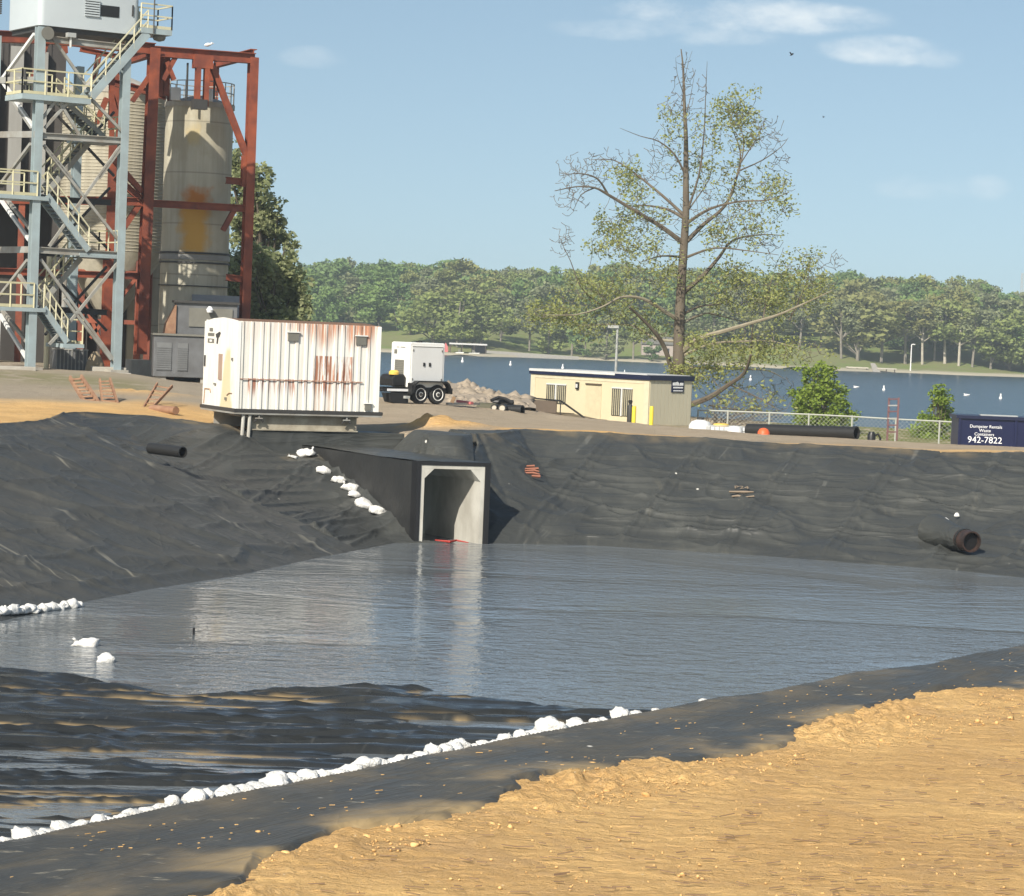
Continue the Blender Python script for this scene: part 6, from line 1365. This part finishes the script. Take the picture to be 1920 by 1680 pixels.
for ix, L_, lab in ((1607, 5.2, 'long low brown dock at the left on the far right shore'), (1662, 4.6, 'narrow pale dock right of the brown far dock')):
    q = P(ix, 690, 612); q.z = 0; th = thing('lake_dock', lab, 'dock', q, 'low docks on the far right shore'); k = MB(); k.obox(q + Z3 * .85, Vector((L_ / 2, 0, 0)), Vector((0, 1, 0)), Z3 * .14); k.build('deck', 'pale_end', th); k = MB(); [k.beam(q + Vector((a_, 0, -.6)), q + Vector((a_, 0, .72)), .2) for a_ in (-L_ / 2 + .3, 0, L_ / 2 - .3)]; k.build('post', 'wood', th)
k = MB(); q = P(1640, 690, 612); k.prism([q + Vector((-.8, -3, -1)), q + Vector((1.0, -3, -1)), q + Vector((.6, 4, .9)), q + Vector((-.5, 4, .9))], Z3 * .2); tag(k.build('boat_ramp', 'concrete', None, False, q), 'short grey ramp running into the water between the two docks', 'ramp')
k = MB(); a_ = P(905, 655, 616); b_ = P(1085, 671, 618); k.prism([Vector((a_.x, 613, -.3)), Vector((b_.x, 613, -.3)), Vector((b_.x, 617, .5)), Vector((a_.x, 620, 1.1))], Z3 * .25); tag(k.build('shore_bank', 'concrete', None, False, a_), 'pale concrete bank sloping into the lake right of the boat dock', 'bank')
def pole(ix, y0, y1, d, r_, lab, mat, arm, z=None):
    a, b = P(ix - (y0 - y1) * .0 , y0, d), P(ix, y1, d); b = Vector((a.x, a.y, b.z)); th = thing('lamp_post', lab, 'lamp post', a); k = MB(); k.tube([a, b], [r_, r_ * .7], 8); k.build('post', mat, th, True); k = MB(); k.beam(b, b + Vector((arm, 0, .1)), r_ * 1.2); k.obox(b + Vector((arm, 0, .08)), Vector((.35, 0, 0)), Vector((0, .15, 0)), Vector((0, 0, .09))); k.build('lamp_head', mat, th)
pole(1153, 735, 615, 165, .10, 'tall grey lamp post standing behind the site cabin', 'galv', -.28); pole(1707, 695, 646, 620, .17, 'white leaning-headed pole on the far right shore', 'white_paint', .5)
th = thing('radio_mast', 'thin grey lattice mast above the far trees at the right edge', 'mast', P(1915, 560, 900)); k = MB(); a, b = P(1915, 570, 900), P(1917, 512, 900); [k.beam(a + Vector((s_, 0, 0)), b + Vector((s_ * .4, 0, 0)), .22) for s_ in (-.5, .5)]; [k.beam(a.lerp(b, i / 8) + Vector((-.45, 0, 0)), a.lerp(b, (i + 1) / 8) + Vector((.4, 0, 0)), .12) for i in range(8)]; k.build('mast_frame', 'galv', th)
BUO = [(867, 679, 1.15, 'white buoy on the lake just right of the white generator'), (957, 685, 1.05, 'white buoy on the lake midway between generator and cabin'), (1055, 691, 1.1, 'white buoy showing just above the cabin roof at its left'), (1008, 661, .7, 'tiny white buoy close to the far boat ramp'), (1042, 667, .7, 'tiny white buoy close to the shore left of the lamp post'), (1171, 699, .7, 'small white buoy above the cabin roof right of the lamp post'), (1407, 713, 1.2, 'white buoy between the big tree and the first shore bush'), (1657, 732, 1.2, 'white buoy on the lake above the dull red ladder'), (1876, 748, 1.3, 'white buoy on the lake above the blue dumpster')]
for ix, iy, s_, lab in BUO:
    q = PZ(ix, iy, 0); k = MB(); s_ *= q.y / 700; k.lathe(q, [(.30 * s_, -.3), (.34 * s_, .1), (.30 * s_, .35 * s_), (.17 * s_, .55 * s_), (.15 * s_, 1.05 * s_), (.04, 1.15 * s_)], 12); tag(k.build('buoy', 'white_paint', None, True, q), lab, 'buoy', 'white buoys on the lake')
for ix, iy, lab in ((1605, 727, 'white gull resting on the lake beside the first shore bush'), (1812, 742, 'white gull resting on the lake left of the last buoy')):
    q = PZ(ix, iy, 0); k = MB(); k.lathe(q + Vector((-.4, 0, .05)), [(.02, 0), (.13, .15), (.17, .38), (.12, .6), (.03, .9)], 10, Vector((1, 0, .12))); k.lathe(q + Vector((-.3, 0, .26)), [(.02, -.1), (.08, 0), (.02, .1)], 8, Vector((1, 0, 0))); tag(k.build('gull', 'bag', None, True, q), lab, 'gull')
def bird(ix, iy, d, s_, lab):
    q = P(ix, iy, d); k = MB(); k.lathe(q + Vector((-.25, 0, -.1)) * s_, [(.01, 0), (.07 * s_, .15 * s_), (.07 * s_, .35 * s_), (.01, .6 * s_)], 8, Vector((1, .2, .35)))
    for sg in (-1, 1): k.prism([q + Vector((-.1, 0, .02)) * s_, q + Vector((.12, 0, .08)) * s_, q + Vector((.25 * sg, sg * .5, .35)) * s_, q + Vector((.42 * sg, sg * .9, .25)) * s_], Vector((0, 0, .02)))
    tag(k.build('bird', 'dark_steel', None, False, q), lab, 'bird')
bird(1484, 103, 190, .50, 'dark bird flying in the sky right of the tree top'); bird(1544, 220, 300, .4, 'tiny distant bird in the sky right of the tree')

# ------------------------------------------------------------------ white sandbags
def bagmesh(seed, tie):
    rg = np.random.default_rng(seed); bm = bmesh.new(); bmesh.ops.create_icosphere(bm, subdivisions=3, radius=.5); co = np.array([v.co for v in bm.verts]); fs = [[v.index for v in f.verts] for f in bm.faces]; bm.free()
    n_ = fbm(co[:, 0] * 2.2 + seed, co[:, 1] * 2.2 + co[:, 2] * 1.7, seed, 3); n2 = ridge(co[:, 0] * 3 + seed, co[:, 1] * 2.5 + co[:, 2] * 3, seed + 3, 2)
    co = co * (1 + .6 * n_ + .42 * (n2 - .4))[:, None] * np.array([1.0, .72, .58]); co[:, 2] = np.maximum(co[:, 2], -.17) + .17
    co[:, 2] *= 1 + .25 * rg.normal() * co[:, 0]
    mb = MB(); mb.v = [tuple(x) for x in co]; mb.f = [tuple(f) for f in fs]
    if tie == 1:
        p0 = Vector((-.34, 0, .26)); d_ = Vector((-.45, rg.normal() * .15, .75)).normalized(); mb.lathe(p0, [(.15, -.06), (.07, .06), (.035, .11), (.075, .19), (.05, .25), (.01, .27)], 7, d_)
    me = bpy.data.meshes.new('sandbag'); me.from_pydata(mb.v, [], mb.f); me.polygons.foreach_set('use_smooth', np.ones(len(me.polygons), dtype=bool)); me.update(); me.materials.append(MAT['bag']); return me
BM = [bagmesh(i + 1, 1 if i == 2 else 0) for i in range(8)]
def bag(loc, s_, lab, grp, mi, rz=0, tilt=(0, 0), st=1.0):
    o = bpy.data.objects.new('sandbag', BM[mi]); COL.objects.link(o); o.location = loc; o.scale = (s_, s_, s_ * st); o.rotation_euler = (tilt[0], tilt[1], rz); return tag(o, lab, 'sandbag', grp)
cx_ = np.array([p[0] for p in CREST])[::-1]; cy_ = np.array([p[1] for p in CREST])[::-1]
rg = np.random.default_rng(9)
ROW = []   # image x of centre, width px, height factor, mesh kind
x = -12
spec = [(6, 44, .9), (32, 22, .9), (66, 52, 1.2), (100, 24, 1.1), (116, 34, .9), (142, 44, .8), (166, 40, .7), (188, 30, .9), (209, 26, 2.1), (228, 34, .7), (252, 26, 1.1), (276, 36, .7), (305, 34, .8), (328, 34, .6), (346, 20, 1.9), (366, 28, 1.0), (390, 40, 1.5), (410, 22, 1.4), (432, 40, .9), (452, 38, 1.2), (478, 36, 1.2), (505, 44, .8), (540, 52, 1.2), (572, 40, 1.1), (600, 44, 1.1), (628, 40, .9), (655, 38, .9), (680, 36, 1.0), (708, 46, 1.2), (735, 40, .7), (762, 40, .7), (790, 40, .8), (815, 36, 1.0), (834, 22, 1.9), (852, 34, 1.4), (872, 32, 1.4), (886, 22, 1.6), (908, 24, 1.1), (930, 32, .7), (952, 30, .8), (968, 30, 1.4), (985, 26, .8), (1001, 26, 1.6), (1026, 34, .7), (1054, 44, 1.5), (1082, 24, .7), (1101, 36, 1.2), (1122, 24, .6), (1138, 22, .9), (1154, 18, .7), (1187, 34, 1.5), (1212, 20, .6), (1252, 16, .8), (1341, 18, .8)]
NB = len(spec)
def shape(w_, hf): return 'upright pointed' if hf >= 1.8 else ('tall' if hf >= 1.4 else ('plump' if w_ >= 44 else ('flat' if hf <= .75 else 'lumpy')))
seen = {}
for i, (ix, wp_, hf) in enumerate(spec):
    wm_ = max(wp_, 27 if ix < 900 else wp_)
    yc = float(np.interp(ix, cx_, cy_)); p = PZ(ix, yc, NEAR_Z); sc = p.y / F
    off = Vector((-.83, .56, 0)) * .16; p = p + off; p.z = NEAR_Z - (.055 if wp_ > 22 else .02); s_ = wm_ * sc * 1.34
    e = i + 1; r_ = NB - i
    if i == NB - 1: w0 = 'single small white sandbag on the crest farthest right of the near row'
    else:
        def od(n): return {1: 'first', 2: 'second', 3: 'third'}.get(n) or str(n) + ('st' if n % 10 == 1 and n % 100 != 11 else 'nd' if n % 10 == 2 and n % 100 != 12 else 'rd' if n % 10 == 3 and n % 100 != 13 else 'th')
        w0 = '%s white sandbag on the near liner crest, %s from the %s end' % (shape(wp_, hf), od(e if e <= 27 else r_), 'left' if e <= 27 else 'right')
    mi_ = (i * 3) % 8
    if mi_ == 2 and i % 3: mi_ = 5
    bag(p, s_, w0, 'sandbags along the near liner crest', mi_, rg.uniform(-.7, .7) + (3.14 if rg.random() < .4 else 0), (rg.normal() * .12, rg.normal() * .15), min(max(hf, .85), 1.6) * .9)
SL = [(548, 857, 16, 'flat white sandbag at the top of the slope row beside the culvert'), (576, 853, 28, 'white tied sandbag with upright neck, second in the slope row'), (605, 886, 26, 'white sandbag third from the top of the slope row'), (633, 903, 27, 'white sandbag with raised tie fourth from the top of the slope row'), (654, 918, 28, 'white sandbag with a spread tie in the middle of the slope row'), (664, 930, 24, 'white sandbag tucked just below the spread-tied one on the slope'), (681, 950, 32, 'long white sandbag second from the bottom of the slope row'), (707, 963, 30, 'white sandbag lowest in the slope row beside the culvert')]
for i, (ix, iy, wp_, lab) in enumerate(SL):
    d = None
    for dd in np.linspace(66, 84, 361):
        p = P(ix, iy, float(dd))
        if p.z <= surf(p.x, p.y) + .06: break
    p.z = surf(p.x, p.y) + .02; bag(p, wp_ / F * p.y * 1.15, lab, 'sandbags down the liner slope by the culvert', (2, 2, 3, 6, 2, 5, 7, 4)[i], 3.14 if i == 1 else .3, (0, .25), 1.0 if i != 0 else .6)
for i in range(13):
    ix = -6 + 12.6 * i; iy = 1155 - 1.9 * i; p = PZ(ix, iy, WATER + .05); p.z = max(surf(p.x, p.y), WATER - .02); bag(p, (26 + 6 * ((i * 7) % 3)) / F * p.y, '%s white sandbag in the waterline row at the left edge, %s' % (('round', 'lumpy', 'small')[i % 3], ['leftmost', 'second', 'third', 'fourth', 'fifth', 'sixth', 'seventh', 'eighth', 'ninth', 'tenth', 'eleventh', 'twelfth', 'rightmost'][i] + (' from the left' if 0 < i < 12 else ' of all')), 'sandbags along the left waterline', i % 8, rg.uniform(0, 3), (0, 0), 1.0)
p = PZ(160, 1211, WATER); bag(p - Z3 * .03, .46, 'half-sunk white sandbag with upright tie standing in the shallow water', 'sandbags lying in the pond', 2, 0.15, (0, 0), .8)
p = PZ(200, 1241, WATER); bag(p - Z3 * .03, .36, 'half-sunk plump white sandbag without tie in the shallow water', 'sandbags lying in the pond', 5, .1, (0, 0), 1.1)
q = PZ(363, 1190, WATER); k = MB(); k.tube([q - Z3 * .2, q + Z3 * .13], .025, 6); tag(k.build('stake', 'black', None, False, q), 'tiny dark stake poking out of the pond water', 'stake')
p = P(68, 757, 83); k = MB(); k.lathe(p + Vector((-.18, 0, -.02)), [(.02, 0), (.09, .1), (.09, .25), (.03, .42)], 10, Vector((1, 0, .2))); tag(k.build('white_bag', 'bag', None, True, p), 'white scrap of plastic on the yard left of the rusty ramps', 'scrap')
# clods, gravel and bark chips on the near ground
def nearspot(rg, lo, hi, bias):
    while True:
        ix = rg.uniform(-100, 2000); yc = float(np.interp(ix, cx_, cy_)); edge = yc + 105 - ix * .022
        iy = edge + rg.random() ** bias * hi + lo
        if iy > 1760: continue
        p = PZ(ix, iy, NEAR_Z); return p
def cl1(rg):
    p = nearspot(rg, -18, 95, 1.2); return p.x, p.y, NEAR_Z + .025, rg.uniform(.005, .017) * (3.0 if rg.random() < .03 else 1)
MAT['clod'] = M('clod', (.76, .50, .22), .95, 0, (.50, .29, .11), 2.0, .9, bump=(30, .6, .02), spec=.1)
rocks('dirt_clods', 'loose orange dirt clods strewn along the liner edge', cl1, 3600, 15, 'clod', 1, 'stuff')
def cl2(rg):
    p = nearspot(rg, 0, 420, .9); return p.x, p.y, NEAR_Z + .005, rg.uniform(.008, .02)
rocks('gravel', 'small pale stones scattered over the sand', cl2, 350, 16, MAT['clod'], 1, 'stuff')
rg = np.random.default_rng(3); k = MB()
for i in range(420):
    p = nearspot(rg, 0, 440, .7); a = rg.uniform(-.5, .5); L_ = rg.uniform(.02, .085); z_ = NEAR_Z + .03; d_ = Vector((math.cos(a), math.sin(a), rg.normal() * .08)) * L_; p.z = z_; k.beam(p - d_, p + d_, rg.uniform(.006, .013), .008)
tag(k.build('bark_chips', 'wood', None, False, (0, 20, 2)), 'dark bark chips and twigs scattered on the sand', kind='stuff')
k = MB(); rg = np.random.default_rng(4)
for i in range(170):
    ix = rg.uniform(-50, 1900); yc = float(np.interp(ix, cx_, cy_)); p = PZ(ix, yc + rg.uniform(12, 95), NEAR_Z); a = rg.uniform(.2, 1.2); L_ = rg.uniform(.006, .02) * (2.5 if rg.random() < .12 else 1); d_ = Vector((math.cos(a), math.sin(a), 0)) * L_; p.z = NEAR_Z + .06; k.beam(p - d_, p + d_, rg.uniform(.006, .014), .006)
tag(k.build('straw_litter', 'clod', None, False, (0, 24, 2)), 'pale straw and chips littering the near liner strip', kind='stuff')

# ------------------------------------------------------------------ air
k = MB(); k.obox(Vector((0, 440, 13.5)), Vector((420, 0, 0)), Vector((0, 470, 0)), Vector((0, 0, 17.5)))
m = bpy.data.materials.new('haze'); m.use_nodes = True; nt = m.node_tree
for n_ in list(nt.nodes): nt.nodes.remove(n_)
pv = nt.nodes.new('ShaderNodeVolumePrincipled'); pv.inputs['Color'].default_value = (.80, .88, .95, 1); pv.inputs['Density'].default_value = .00038; pv.inputs['Anisotropy'].default_value = .2
ot = nt.nodes.new('ShaderNodeOutputMaterial'); nt.links.new(pv.outputs[0], ot.inputs['Volume'])
tag(k.build('haze', m, None, False, Vector((0, 440, 13.5))), kind='stuff')
